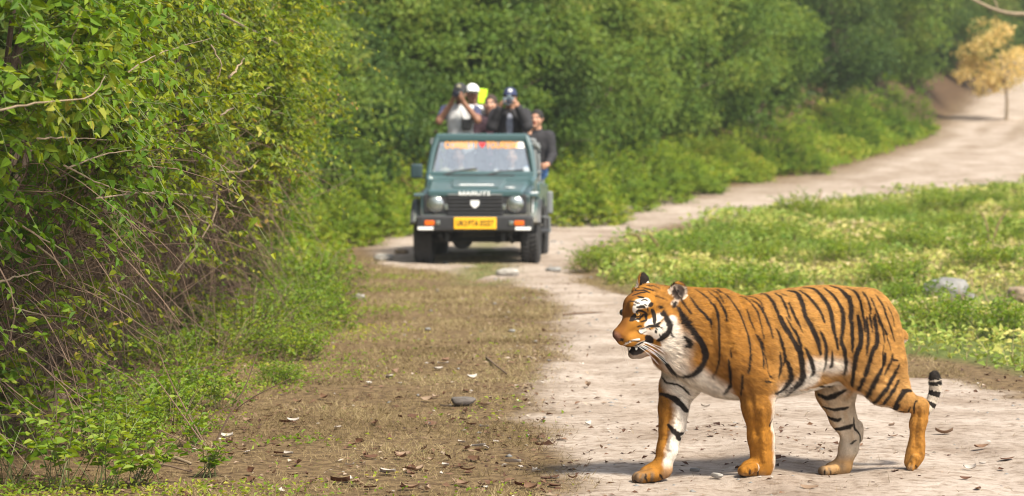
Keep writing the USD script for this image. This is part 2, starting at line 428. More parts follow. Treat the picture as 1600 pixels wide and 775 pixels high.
# markings: (measured in which enlargement, width, points): black stripes
STRIPES = [
 ('A', 34, (80,205, 120,280, 170,350, 215,420, 245,480, 252,530, 220,600, 165,640, 110,645)), ('A', 12, (95,145, 125,190, 165,240)),
 ('A', 15, (150,125, 200,195, 260,255, 285,300, 285,335)), ('A', 13, (190,85, 250,125, 300,180, 325,230, 335,300, 338,400, 340,520, 325,600, 300,660)),
 ('A', 13, (270,95, 320,140, 355,190, 380,240, 388,290)), ('A', 10, (300,90, 340,120, 375,180)),
 ('A', 17, (330,88, 390,125, 440,185, 480,250, 510,330, 535,410, 545,490, 540,570, 530,630)), ('A', 18, (400,540, 408,600, 412,690, 400,730, 365,770)),
 ('A', 8, (410,470, 415,530)), ('A', 13, (490,640, 488,700, 475,770)), ('A', 11, (480,130, 520,150, 560,190, 590,240, 610,310, 630,400)),
 ('A', 15, (545,150, 590,180, 630,240, 660,310, 690,400)), ('A', 10, (520,130, 570,140, 610,170, 630,230)),
 ('A', 19, (600,115, 640,120, 680,160, 710,220, 735,290, 770,360)), ('A', 15, (700,110, 740,140, 770,210, 800,280)), ('A', 12, (780,170, 810,230, 850,310, 880,365)),
 ('A', 14, (770,265, 810,330, 850,400, 875,460)), ('A', 24, (775,340, 810,410, 850,490, 865,560, 870,630, 840,690, 760,750)), ('A', 14, (705,335, 730,400, 750,470, 765,560)),
 ('A', 20, (735,500, 740,570, 725,660)), ('A', 28, (780,555, 800,620, 790,680, 740,740, 700,755)), ('A', 15, (575,370, 605,420, 625,500, 630,590)),
 ('A', 10, (625,470, 650,560, 660,630, 690,660)), ('A', 8, (520,210, 540,280, 570,340)), ('A', 8, (730,110, 780,130)),
 ('A', 26, (120,390, 150,420, 150,450, 120,455)), ('A', 24, (-60,500, 0,560, 40,610, 90,645, 150,655)), ('A', 12, (-30,640, 0,680, 60,695, 110,720, 155,760)),
 ('B', 27, (40,85, 95,100, 125,160, 145,230, 180,300, 215,370, 235,460)), ('B', 17, (110,85, 155,115, 200,165, 235,215, 255,270)),
 ('B', 23, (130,70, 190,75, 240,120, 280,180, 300,260, 315,340, 335,425)), ('B', 21, (250,68, 295,105, 340,165, 362,230, 360,310, 352,380, 370,460, 375,530, 360,580)),
 ('B', 23, (285,58, 345,80, 390,130, 405,200, 408,300, 410,440)), ('B', 15, (385,70, 430,95, 455,150, 470,220, 485,320)), ('B', 25, (440,235, 455,300, 460,380, 440,440, 420,540, 408,640)),
 ('B', 12, (470,90, 505,140, 520,210)), ('B', 15, (490,235, 505,320, 505,400, 500,465)), ('B', 11, (505,140, 515,220, 535,330)), ('B', 14, (520,125, 550,190, 575,270, 610,340, 640,430)),
 ('B', 25, (540,230, 555,310, 560,390, 530,450, 500,550, 460,640, 445,665)), ('B', 12, (590,310, 600,370, 590,470)), ('B', 29, (605,455, 590,530, 550,610, 510,680, 485,710)),
 ('B', 13, (550,110, 590,170, 610,230, 640,310, 660,380)), ('B', 8, (620,180, 650,240, 660,300)), ('B', 14, (650,450, 640,500, 600,580)), ('B', 10, (640,490, 680,495)),
 ('B', 22, (685,520, 650,590, 610,660, 570,710, 530,745)), ('B', 20, (685,605, 650,670, 600,740, 575,750)), ('B', 27, (755,665, 715,670, 690,710, 650,770)),
 ('B', 19, (235,325, 262,400, 265,480, 250,560)), ('B', 14, (300,435, 300,510, 285,540)), ('B', 22, (145,425, 180,500, 190,560, 175,590)), ('B', 26, (40,500, 60,570, 55,620, 0,680)),
 ('B', 15, (0,390, 25,470, 20,520)), ('B', 24, (0,230, 40,310, 80,380, 115,450, 130,560, 130,610, 80,660, 20,700)), ('B', 12, (35,240, 80,320, 120,410)),
 ('B', 12, (45,155, 80,220, 130,330)), ('B', 12, (0,125, 30,170, 55,260)),
 ('R', 22, (215,190, 260,195, 310,185)), ('R', 24, (205,240, 260,262, 320,240, 370,215)), ('R', 17, (230,310, 300,328, 380,318)), ('R', 17, (255,365, 300,385, 345,380)),
 ('R', 23, (290,440, 350,435, 410,415)), ('R', 10, (390,515, 430,500)), ('R', 11, (415,370, 420,430, 450,470, 450,510)), ('R', 24, (670,300, 630,335, 600,340)),
 ('R', 15, (730,315, 710,350, 670,365, 640,365)), ('R', 12, (770,270, 755,300, 748,350)),
 ('F', 27, (255,200, 320,220, 370,250, 400,285, 420,300)), ('F', 25, (300,375, 330,410, 365,430, 390,425)), ('F', 22, (350,440, 380,460)), ('F', 9, (893,345, 875,385)), ('F', 9, (855,130, 890,132)),
]
FACE_AND_TOE_GAPS = [
 ('H', 30, (222,385, 240,365, 255,352)), ('H', 14, (300,395, 335,385, 348,350)), ('H', 62, (345,520, 372,555)), ('H', 10, (258,330, 280,318, 312,326)), ('H', 9, (180,560, 235,548, 290,552)),
 ('H', 10, (440,500, 450,540)), ('H', 11, (300,235, 330,228, 352,240)), ('H', 10, (330,268, 345,285)), ('H', 14, (540,255, 575,285)), ('H', 10, (415,440, 425,470)), ('H', 9, (450,440, 470,455)), ('H', 9, (365,440, 372,470)), ('H', 12, (520,470, 545,520)), ('H', 10, (350,300, 352,330)), ('H', 9, (235,270, 262,268)), ('F', 11, (178,648, 180,675, 186,705)), ('F', 11, (258,655, 276,690)), ('F', 10, (770,628, 762,660)), ('F', 9, (812,640, 808,665)), ('F', 14, (108,690, 150,712, 220,716)), ('F', 12, (702,668, 740,672)), ('R', 9, (250,668, 245,695)), ('R', 9, (285,665, 282,695)), ('R', 12, (705,672, 745,678)), ('R', 8, (760,640, 770,655)),  # paw strokes: the shade in the gaps between toes, painted into the coat
 ('H', 18, (262,345, 280,322, 320,330, 345,350)), ('H', 24, (225,385, 250,370)), ('H', 16, (245,380, 290,375, 330,350, 340,390)), ('H', 22, (275,205, 315,215)), ('H', 12, (250,250, 285,255)),
 ('H', 20, (270,298, 310,290, 328,300)), ('H', 32, (365,282, 392,265)), ('H', 28, (380,310, 400,350, 400,415)), ('H', 40, (450,335, 485,350)), ('H', 22, (330,440, 400,425, 440,432)),
 ('H', 18, (400,425, 445,402)), ('H', 16, (410,470, 415,492)), ('H', 46, (470,320, 500,380, 520,430, 510,480, 460,530, 425,550)), ('H', 8, (265,465, 300,490, 335,480)), ('H', 8, (285,455, 330,450)),
 ('H', 13, (230,200, 290,180, 340,170)), ('H', 13, (250,165, 320,160, 370,178)), ('H', 13, (300,140, 360,150, 410,165)), ('H', 13, (340,125, 400,130, 440,150)), ('H', 17, (410,115, 470,125, 530,130)),
 ('H', 10, (480,118, 540,113, 565,108)), ('H', 9, (210,245, 270,240)), ('H', 20, (440,285, 470,290)), ('H', 12, (165,592, 230,592, 300,565, 340,545)), ('H', 34, (345,520, 375,535, 365,560)),
 ('H', 30, (205,625, 250,636, 300,630, 335,600)), ('H', 26, (150,535, 158,545)), ('H', 26, (545,290, 565,262)), ('H', 8, (400,195, 450,215, 500,235)),
 ('H', 9, (590,93, 620,98, 632,140)), ('H', 10, (270,440, 300,430)),
]
# pale fur, soft edged: (enlargement, width, strength, points)
PALE = [
 ('H', 110, .75, (430,500, 475,475, 520,420)), ('H', 70, .75, (395,395, 430,360)), ('H', 50, .7, (330,480, 380,490)), ('H', 70, .8, (480,560, 560,600)),
 ('Z', 70, .95, (650,428, 690,415, 740,390)), ('Z', 60, .8, (745,350, 790,345, 840,350)), ('Z', 70, .9, (370,385, 410,415, 440,430)), ('Z', 90, .75, (300,260, 290,320, 300,370, 345,400)),
 ('Z', 80, .9, (260,370, 290,410, 330,430)),  ('Z', 110, .7, (800,420, 835,480, 850,540)),
 ('Z', 75, .85, (850,540, 855,600, 845,650, 830,690)), ('Z', 26, .6, (890,430, 960,485, 1010,525)),
 ('H', 80, .85, (285,258, 335,250)), ('H', 40, 1., (250,300, 255,330)), ('H', 90, .95, (545,400, 560,480, 520,560, 500,600)), ('H', 60, .9, (430,470, 450,500)), ('H', 40, 1., (300,470, 320,468)),
 ('H', 60, .7, (350,420, 370,400)), ('H', 14, 1., (170,575, 230,550, 290,532)), ('H', 50, .55, (560,160, 590,170, 570,230, 550,260)), ('H', 24, .9, (560,130, 620,150, 615,190)), ('H', 50, .8, (260,590, 330,560)),
 ('H', 40, .6, (225,680, 280,680)), ('H', 16, .9, (255,375, 285,392)),
]

def paint_tiger():
    W = TV @ TM + T0
    u, v, dep = project(W)
    face = ((TN @ TM) * (CAM - W)).sum(1) > 0.0
    fi = np.where(face)[0]
    tree2 = cKDTree(np.stack([u[fi], v[fi]], 1))
    def surf(tag_, pts, step=0.6):
        x0, y0, s = ZM[tag_]
        p = np.array(pts, float).reshape(-1, 2); p = np.stack([x0 + p[:, 0] / s, y0 + p[:, 1] / s], 1)
        L = np.linalg.norm(np.diff(p, axis=0), axis=1).sum()
        q = spline(p, max(5, int(L / step)))
        dist, ix = tree2.query(q, k=14)
        d = dep[fi[ix]] + np.where(dist > dist[:, :1] + 1.3, 10, 0)
        out = TV[fi[ix[np.arange(len(q)), d.argmin(1)]]]
        for _ in range(2):
            out[1:-1] = (out[:-2] + 2 * out[1:-1] + out[2:]) / 4
        return out, s
    n = len(TV)
    side = np.sign(TV[:, 1]); inner = np.clip(-TN[:, 1] * side * 1.3 - np.maximum(TN[:, 0], -.2) * 1.1 - .1, 0, 1)
    z, x = TV[:, 2], TV[:, 0]
    hrel = TV - H0L
    hx, hy = hrel @ HF, hrel @ HL
    head = np.clip((hx + .10) / .06, 0, 1) * (np.linalg.norm(hrel, axis=1) < .30)
    nz = meshkit.fbm(TV * 22, 3, 5) - .5
    nz2 = meshkit.fbm(TV * 7, 3, 9) - .5
    orange = np.array([.345, .166, .036]); deep = np.array([.245, .100, .011]); pale_o = np.array([.42, .235, .08])
    white = np.array([.62, .565, .49])
    fr = np.clip((x + .02) / .12, 0, 1)                      # the shoulders are a deeper, redder orange than the flanks
    col = orange + (deep - orange) * fr[:, None] * .8
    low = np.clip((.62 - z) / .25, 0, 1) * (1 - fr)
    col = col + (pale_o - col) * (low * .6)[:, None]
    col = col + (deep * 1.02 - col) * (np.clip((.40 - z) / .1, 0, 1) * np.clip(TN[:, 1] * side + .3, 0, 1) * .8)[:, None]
    wh = np.zeros(n)
    wh = np.maximum(wh, inner * np.clip((.66 - z) / .15, 0, 1) * .85 * (1 - head) * (np.abs(TV[:, 1]) > .03))
    wh = np.maximum(wh, np.clip(-TN[:, 2] * 1.6 - .3, 0, 1) * (z > .28) * (z < .75) * (1 - head) * .9 * (np.abs(TV[:, 1]) < .10))
    rf = (TV[:, 1] < .0) & (z < .52) & (x > .22)
    ax = spline([P(1072, 560, -.12), P(1058, 606, -.12), P(1052, 640, -.115), P(1050, 668, -.11), P(1043, 702, -.105), P(1035, 728, -.10)], 60)
    ra = TV - ax[cKDTree(ax).query(TV)[1]]; ra[:, 2] = 0; ra /= np.linalg.norm(ra, axis=1, keepdims=True) + 1e-9
    wh = np.where(rf, np.clip((.62 - ra[:, 0] + nz * .6) / .5, 0, 1) * np.clip((ra[:, 1] + .5) / .4, 0, 1) * .95, wh)
    for t_, w_, s_, pts in PALE:
        q, s = surf(t_, pts, 1.5)
        r = w_ / s / 316 / 2
        for mir in (1, -1):
            qq = q.copy()
            if mir < 0:
                if t_ == 'H': qq = q - H0L; qq = qq - 2 * np.outer(qq @ HL, HL) + H0L
                elif q[:, 1].mean() < 0 or q[:, 2].min() < .42: continue
                else: qq[:, 1] *= -1
            d, _ = cKDTree(qq).query(TV, distance_upper_bound=r * 1.7)
            d = np.where(np.isinf(d), 9, d) * (1 + nz * .35)
            soft = .5 if t_ == 'H' else 1.2
            wh = np.maximum(wh, s_ * np.clip((r * (1 + soft / 2) - d) / (r * soft), 0, 1))
    wh = np.clip(wh + nz2 * .25 * (wh > .05), 0, 1)
    wh = wh * wh * (3 - 2 * wh)
    wh *= np.clip((z - .035) / .05, .15, 1)
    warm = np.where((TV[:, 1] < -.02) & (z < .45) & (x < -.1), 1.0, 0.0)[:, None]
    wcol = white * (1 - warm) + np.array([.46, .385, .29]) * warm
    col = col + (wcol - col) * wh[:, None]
    # muzzle and paws
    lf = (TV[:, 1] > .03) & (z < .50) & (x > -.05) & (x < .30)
    e = np.where(lf, np.clip((-TN[:, 0] - .45 + nz * .5) / .35, 0, 1) * np.clip((.50 - z) / .1, 0, 1) * .75, 0)[:, None]  # pale rear edge of the near foreleg, with its rim glow painted in
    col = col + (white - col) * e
    toe = np.clip((.055 - z + nz * .03) / .03, 0, 1) * np.clip((TN[:, 0] + .1) / .4, 0, 1)
    col = col + (np.array([.17, .125, .085]) - col) * (toe * .75)[:, None]
    grain = meshkit.fbm(np.stack([TV[:, 0] * 55, TV[:, 1] * 55, TV[:, 2] * 18], 1), 3, 12) - .5
    col = col * (1 + grain * .5 * np.clip((.45 - z) / .1, 0, 1))[:, None]
    nose = PH(960, 524)
    bridge = np.clip((hx - .10) / .05, 0, 1) * np.clip((.055 - np.abs(hy)) / .02, 0, 1) * np.clip((z - PH(980, 534)[2]) / .02, 0, 1) * head
    col = col + (np.array([.15, .056, .012]) - col) * (bridge * .85)[:, None]
    dn = np.linalg.norm((TV - PH(962, 526)) * [1, .8, 1], axis=1)
    col = col + (np.array([.095, .045, .032]) - col) * .9 * np.clip((.034 - dn) / .010, 0, 1)[:, None]
    # stripes
    blk = np.zeros(n)
    for t_, w_, pts in STRIPES + FACE_AND_TOE_GAPS:
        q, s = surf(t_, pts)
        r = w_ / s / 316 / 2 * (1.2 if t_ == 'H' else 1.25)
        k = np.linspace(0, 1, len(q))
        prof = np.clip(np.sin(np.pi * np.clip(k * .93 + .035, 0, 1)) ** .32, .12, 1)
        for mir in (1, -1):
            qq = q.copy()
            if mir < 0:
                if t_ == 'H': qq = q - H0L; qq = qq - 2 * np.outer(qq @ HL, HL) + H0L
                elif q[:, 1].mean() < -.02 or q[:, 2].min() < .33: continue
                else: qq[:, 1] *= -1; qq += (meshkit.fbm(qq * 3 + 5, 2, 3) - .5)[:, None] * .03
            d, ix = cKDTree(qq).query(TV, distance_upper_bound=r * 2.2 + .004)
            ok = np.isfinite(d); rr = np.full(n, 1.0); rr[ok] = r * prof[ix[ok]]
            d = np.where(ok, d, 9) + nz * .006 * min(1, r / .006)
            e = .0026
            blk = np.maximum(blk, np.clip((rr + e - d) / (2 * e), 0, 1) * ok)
    # tail rings and inner mouth
    tp = spline(TAIL, 200)
    d, ix = cKDTree(tp).query(TV, distance_upper_bound=.045)
    tl = np.isfinite(d) & (ix > 25)
    s = np.where(tl, ix / 200., 0)
    ring = (np.sin(s * 62 + 1.2) > .15) | (s > .955)
    col[tl] = col[tl] + (np.array([.50, .45, .38]) - col[tl]) * .85
    blk = np.where(tl, np.where(ring, 1.0, blk * .2), blk)
    # backs of the ears: black with a white spot
    for sgn, (uu, vv), yh in ((1, (1058, 459), .088), (-1, (1004, 446), -.093)):
        c = PH(uu, vv, yh); nrm = 0.62 * HF + 0.78 * HL * sgn; nrm /= np.linalg.norm(nrm)
        q = TV - c
        isear = (np.linalg.norm(q, axis=1) < .062) & (TN @ nrm < .15) & (q[:, 2] > -.02)
        spot = np.linalg.norm(q - np.array([0, 0, .005]) - (-nrm * .02) - np.cross(TU, nrm) * .012 * -sgn, axis=1) < .019
        blk = np.where(isear, np.where(spot, 0, 1.0), blk)
        col[isear & spot] = white
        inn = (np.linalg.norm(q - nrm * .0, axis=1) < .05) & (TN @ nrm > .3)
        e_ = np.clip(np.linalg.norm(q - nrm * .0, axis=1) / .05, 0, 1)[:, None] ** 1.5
        col = np.where(inn[:, None], np.array([.20, .155, .13]) * (1 - e_) + np.array([.46, .37, .29]) * e_, col)  # ear cup darker at its centre: its shade put into the colour
    mouth = np.zeros(n)
    mo = spline([PH(966, 547.5), PH(985, 545.5), PH(1004, 541)], 20)
    for yh in np.linspace(-.05, .05, 9):
        d, _ = cKDTree(mo + HL * yh).query(TV, distance_upper_bound=.02)
        mouth = np.maximum(mouth, np.clip((.0125 - np.where(np.isinf(d), 9, d)) / .003, 0, 1))
    blk = np.maximum(blk, mouth)
    chin = np.clip((hx - .075) / .03, 0, 1) * np.clip((PH(985, 549)[2] - z) / .008, 0, 1) * head
    col = col + (np.array([.25, .20, .16]) - col) * (chin * .85)[:, None]
    col = col * (1 + nz[:, None] * .28 + nz2[:, None] * .18)
    black = np.array([.014, .011, .010])
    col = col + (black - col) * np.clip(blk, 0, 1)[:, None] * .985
    # toes: darker towards the soles
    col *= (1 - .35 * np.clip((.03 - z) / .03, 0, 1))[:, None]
    return np.clip(col, .004, .9), dict(head=head, hx=hx, hy=hy)

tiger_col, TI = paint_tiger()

def surface_at(u, v):
    uu, vv, dep = project(TV @ TM + T0)
    near = np.where((uu - u) ** 2 + (vv - v) ** 2 < 1.6)[0]
    return TV[near[dep[near].argmin()]]
EYE = surface_at(996.8, 491.2) - (.5 * HF + .85 * HL) * .0115

def unit_(v): return v / np.linalg.norm(v, axis=1, keepdims=True)

def fur(n=420000):
    """short hairs lying along the coat"""
    m = tiger_mesh
    area = m.area_faces.copy()
    fc = m.triangles_center
    hd = np.linalg.norm(fc - H0L, axis=1)
    dens = np.where(hd < .2, 1.7, 1.0)
    cum = np.cumsum(area * dens); pick = np.searchsorted(cum, RNG.random(n) * cum[-1])
    b = RNG.random((n, 2)); sw = b.sum(1) > 1; b[sw] = 1 - b[sw]
    f = m.faces[pick]
    w = np.stack([1 - b.sum(1), b[:, 0], b[:, 1]], 1)
    p = (TV[f] * w[..., None]).sum(1)
    nn = (TN[f] * w[..., None]).sum(1); nn /= np.linalg.norm(nn, axis=1, keepdims=True)
    c = (tiger_col[f] * w[..., None]).sum(1)
    headw = (TI['head'][f] * w).sum(1); hx = (TI['hx'][f] * w).sum(1)
    z = p[:, 2]
    leg = np.clip((.42 - z) / .1, 0, 1)
    flow = np.stack([-np.ones(n), 0.1 * np.sign(p[:, 1]), -.45 * np.ones(n)], 1) * (1 - leg)[:, None] + np.array([-.12, 0, -1.0]) * leg[:, None]
    hflow = (p - PH(955, 528)); hflow /= np.linalg.norm(hflow, axis=1, keepdims=True)
    flow = flow * (1 - headw)[:, None] + hflow * headw[:, None]
    flow += RNG.normal(0, .22, (n, 3))
    t = flow - nn * (flow * nn).sum(1)[:, None]; t /= np.linalg.norm(t, axis=1, keepdims=True) + 1e-9
    L = np.full(n, .0165)
    ruff = headw * np.clip((.03 - hx) / .05, 0, 1) * np.clip((PH(1040, 490)[2] - z) / .03, 0, 1)
    L += .022 * ruff
    L = np.where(hx * (headw > .5) > .09, .005, L)
    belly = np.clip(-nn[:, 2], 0, 1) * (z > .3) * (z < .6) * (1 - headw); L += .012 * belly
    L = L * (1 - .5 * leg)
    L = np.where(z < .07, .006, L)
    L *= RNG.uniform(.6, 1.3, n)
    lift = RNG.uniform(.15, .55, n)[:, None]
    d = t + nn * lift; d /= np.linalg.norm(d, axis=1, keepdims=True)
    s = np.cross(d, nn); s /= np.linalg.norm(s, axis=1, keepdims=True) + 1e-9
    hw = (.0011 + .03 * L)[:, None] * .62
    root = p - nn * .001
    V = np.stack([root - s * hw, root + s * hw, root + d * L[:, None]], 1).reshape(-1, 3)
    c = tiger_col[cKDTree(TV).query(p + d * (L * .55)[:, None])[1]]
    streak = meshkit.fbm(np.stack([p[:, 0] * 28 + p[:, 2] * 12, p[:, 1] * 60, p[:, 2] * 60 - p[:, 0] * 30], 1), 3, 6)[:, None]
    c = c * (.42 + 1.16 * streak) * RNG.uniform(.55, 1.5, (n, 1))
    c = np.clip(c + (c.mean(1, keepdims=True) * [1.25, 1.0, .75] - c) * RNG.uniform(0, .20, (n, 1)), .004, .9)
    C = np.repeat(c, 3, 0)
    N = np.repeat(unit_(nn + RNG.normal(0, .28, (n, 3))), 3, 0)
    return V, np.arange(3 * n).reshape(-1, 3), C, N

mat('tiger_coat', {'a': ('attribute', {'attribute': 'coat'}), 'p': ('principled_bsdf', {'roughness': .85, 'specular_ior_level': .10})},
    [('a.color', 'p.base_color')])
mat('tiger_eye', {'a': ('attribute', {'attribute': 'coat'}), 'p': ('principled_bsdf', {'roughness': .08, 'coat_weight': 1.0})}, [('a.color', 'p.base_color')])
plain('whisker', (.85, .83, .78), .4, .02)

def put_tiger():
    x = UsdGeom.Xform.Define(stage, '/World/tiger')
    M = np.eye(4); M[:3, :3] = TM; M[3, :3] = T0
    x.AddTransformOp().Set(Gf.Matrix4d(*M.ravel().tolist()))
    t = tag(x, 'orange tiger with black stripes walking across the dirt track', 'tiger')
    _count[('/World', 'tiger')] = 1
    b = obj('body', (TV, tiger_mesh.faces), 'tiger_coat', t, smooth=True)
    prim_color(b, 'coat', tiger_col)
    V, Fc, C, N = fur()
    h = obj('fur', (V, Fc), 'tiger_coat', t); tag(h, kind='stuff')
    prim_color(h, 'coat', C)
    mm = UsdGeom.Mesh(h); mm.CreateNormalsAttr(Vt.Vec3fArray.FromNumpy(N.astype(np.float32))); mm.SetNormalsInterpolation('vertex')
    for sgn in (1, -1):
        if sgn > 0:
            c = EYE
        else:
            q = EYE - H0L; c = q - 2 * HL * (q @ HL) + H0L
        s = trimesh.creation.icosphere(3, .0165)
        look = (.62 * HF + .78 * HL * sgn); look /= np.linalg.norm(look)
        a = np.arccos(np.clip((s.vertices / .0165) @ look, -1, 1))
        cc = np.where((a < .24)[:, None], [[.006, .005, .004]], np.where((a < .68)[:, None], [[.52, .27, .05]], [[.02, .013, .01]]))
        e = obj('eye', (s.vertices + c, s.faces), 'tiger_eye', t, smooth=True); prim_color(e, 'coat', cc)
    for yh in (.030, -.030):                                          # canines in the open mouth
        a = PH(988, 542.5, 0) + HL * yh
        k = trimesh.creation.cone(.0075, .030, sections=10); k.vertices = k.vertices * [1, 1, -1] + a; k.invert()
        obj('tooth', k, 'whisker', t, smooth=40)
    rr = random.Random(3)
    for sgn in (1, -1):
        for i in range(9):
            a = PH(982 + 3.2 * (i % 3), 531 + 3.2 * (i // 3), 0) + HL * (.052 * sgn)
            d = HL * sgn * (.55 + .1 * rr.random()) - HF * (.75 + .3 * rr.random()) - TU * (.15 + .16 * (i // 3) + .15 * rr.random())
            d /= np.linalg.norm(d); ln = .10 + .05 * rr.random()
            pts = [a + d * ln * k - TU * .03 * k * k + HL * sgn * 0.012 * math.sin(k * 2) for k in np.linspace(0, 1, 7)]
            obj('whisker', tube(pts, np.linspace(.0008, .0003, 7), 4), 'whisker', t)
    return t
put_tiger()
# ------------------------------------------------------------------ the lie of the land
import shapely
from shapely.geometry import LineString, Polygon

HILL = LineString([(-2.7, -10), (-2.6, 5), (-2.5, 14), (-2.4, 24), (-2.6, 34), (-3.2, 42), (-2.4, 48), (0.8, 52.5), (3.4, 60), (7.7, 70), (12.3, 85), (16, 100), (20, 115), (27, 145), (40, 190)])
TRACK = Polygon([(0.5, 6), (0.36, 11), (0.2, 15), (0.12, 17.5), (0.29, 21.5), (0.44, 27.8), (0.15, 31), (-0.7, 34), (-1.75, 36.5), (-2.1, 41), (-1.5, 46), (0.3, 49.6), (3.4, 57.5), (7.6, 67),
                 (11.9, 81), (15.2, 96), (18.6, 112), (25, 140), (60, 145), (36, 105), (20, 74), (11.2, 61), (8.3, 56.3), (6, 52.8), (3.4, 49), (1.8, 44), (1.05, 40), (0.78, 36), (0.80, 32.5),
                 (1.3, 29), (2.0, 24), (2.5, 20.5), (3.3, 18.2), (4.8, 16.5), (7, 14), (8, 6)])

def signed(geom, x, y):
    pts = shapely.points(x, y)
    d = shapely.distance(geom.exterior, pts)
    return np.where(shapely.contains_xy(geom, x, y), d, -d)

_hc = np.array(HILL.coords)
def hill_d(x, y):
    """metres behind the foot of the hillside (negative on the road side)"""
    d = shapely.distance(HILL, shapely.points(x, y))
    xi = np.interp(y, _hc[:, 1], _hc[:, 0])
    return np.where(x < xi, d, -d)

def sstep(a, b, x):
    t = np.clip((x - a) / (b - a), 0, 1); return t * t * (3 - 2 * t)

# where the four paws stand
PAWS = [(P(1180, 745, .14), .16), (P(1012, 757, -.10), .17), (P(1305, 744, -.12), .16), (P(1424, 737, .12), .14)]
PAWS = [(p @ TM + T0, r) for p, r in PAWS]

def noise2(x, y, s, seed=0, o=3):
    return meshkit.fbm(np.stack([x * s, y * s, np.full_like(x, .37)], -1), o, seed) - .5

def land(x, y, fine=True):
    x, y = np.asarray(x, float), np.asarray(y, float)
    x, y = np.broadcast_arrays(x, y)
    u = np.clip(y - 30, 0, 85)
    z = .00058 * u * u + np.maximum(y - 115, 0) * .1
    hd = hill_d(x, y)
    z = z + np.where(hd > 0, .55 * np.clip(hd, 0, 1.2) ** 1.4 + .62 * np.clip(hd - 1.2, 0, 40), 0) * (1 + .5 * noise2(x, y, .35, 3))
    z = z + .10 * sstep(1.0, 5.0, x - np.interp(y, [10, 20, 32, 60], [4, 3, 1, 11])) * (y < 62)
    if fine:
        z = z + .06 * noise2(x, y, .9, 1) + .016 * noise2(x, y, 3.1, 2, 2) * (y < 60)
        xc = np.interp(y, [10, 16, 20, 28, 34, 38, 44], [2.0, 1.65, 1.35, .85, .1, -.45, -.35])
        wob = .10 * noise2(x * 0 + 3.3, y, .8, 91)
        for o in (-.68, .68):
            q = (x - xc - o - wob) / .15
            z = z + (-.026 * np.exp(-q * q) + .010 * np.exp(-(np.abs(q) - 1.7) ** 2 * 2.5)) * sstep(46, 40, y) * (.5 + noise2(x, y, 1.3, 92))
    for p, r in PAWS:
        w = np.exp(-((x - p[0]) ** 2 + (y - p[1]) ** 2) / (2 * r * r))
        z = z * (1 - w) + (p[2] + .004) * w
    return z

def masks(x, y):
    s = signed(TRACK, x, y) + noise2(x, y, 1.6, 21) * .55 + noise2(x, y, 6, 22) * .25
    k = np.interp(y, [36, 60], [1.0, 4.5])
    sand = sstep(-.14, .22, s / k)
    far = sstep(40, 52, y); st = noise2(s * 1.6, (x + y) * .06, 1.0, 93)
    sand = sand * (1 - far * .75 * np.clip(st * 3.2 + .25, 0, 1))
    hd = hill_d(x, y)
    right = x - np.interp(y, [10, 20, 24, 29, 32, 40, 49, 61, 75, 100], [7.2, 3.4, 2.1, 1.4, .9, 1.15, 3.5, 11.2, 22, 40])
    green = sstep(-.05, .5, right + noise2(x, y, .9, 25) * .7) * (y < 75) * (y > 15) * sstep(18.2, 20.6, y + noise2(x, y, .6, 26) * 2)
    # grassy ridge between the wheel ruts by the car
    mid = np.exp(-((x + .35) / .32) ** 2) * sstep(31, 33, y) * sstep(46, 38, y)
    green = np.maximum(green, mid * .8 * (noise2(x, y, 1.4, 29) > -.12))
    sand = sand * (1 - green)
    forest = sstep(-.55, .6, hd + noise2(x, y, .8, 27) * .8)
    return sand, green, forest

def grid_axis(parts):
    out = []
    for a, b, n in parts: out += list(np.linspace(a, b, n, endpoint=False))
    return np.array(out + [parts[-1][1]])

def ground_sheet():
    xs = grid_axis([(-70, -12, 20), (-12, -4, 40), (-4, -2, 50), (-2, 4.2, 200), (4.2, 9, 60), (9, 24, 70), (24, 120, 30)])
    ys = grid_axis([(-30, 4, 10), (4, 11.5, 30), (11.5, 18, 260), (18, 30, 190), (30, 62, 170), (62, 120, 110), (120, 320, 25)])
    X, Y = np.meshgrid(xs, ys, indexing='ij')
    x, y = X.ravel(), Y.ravel()
    z = land(x, y)
    s, g, f = masks(x, y)
    # faint wheel ruts and loose edges
    z = z + .012 * s * noise2(x, y * .35, 3, 31)
    n, m = len(xs), len(ys)
    i = np.arange((n - 1) * m).reshape(n - 1, m)[:, :-1].ravel()
    F = np.stack([i, i + m, i + m + 1, i + 1], 1)
    return np.stack([x, y, z], 1), F, np.stack([s, g, f], 1)

GV, GF, GM = ground_sheet()

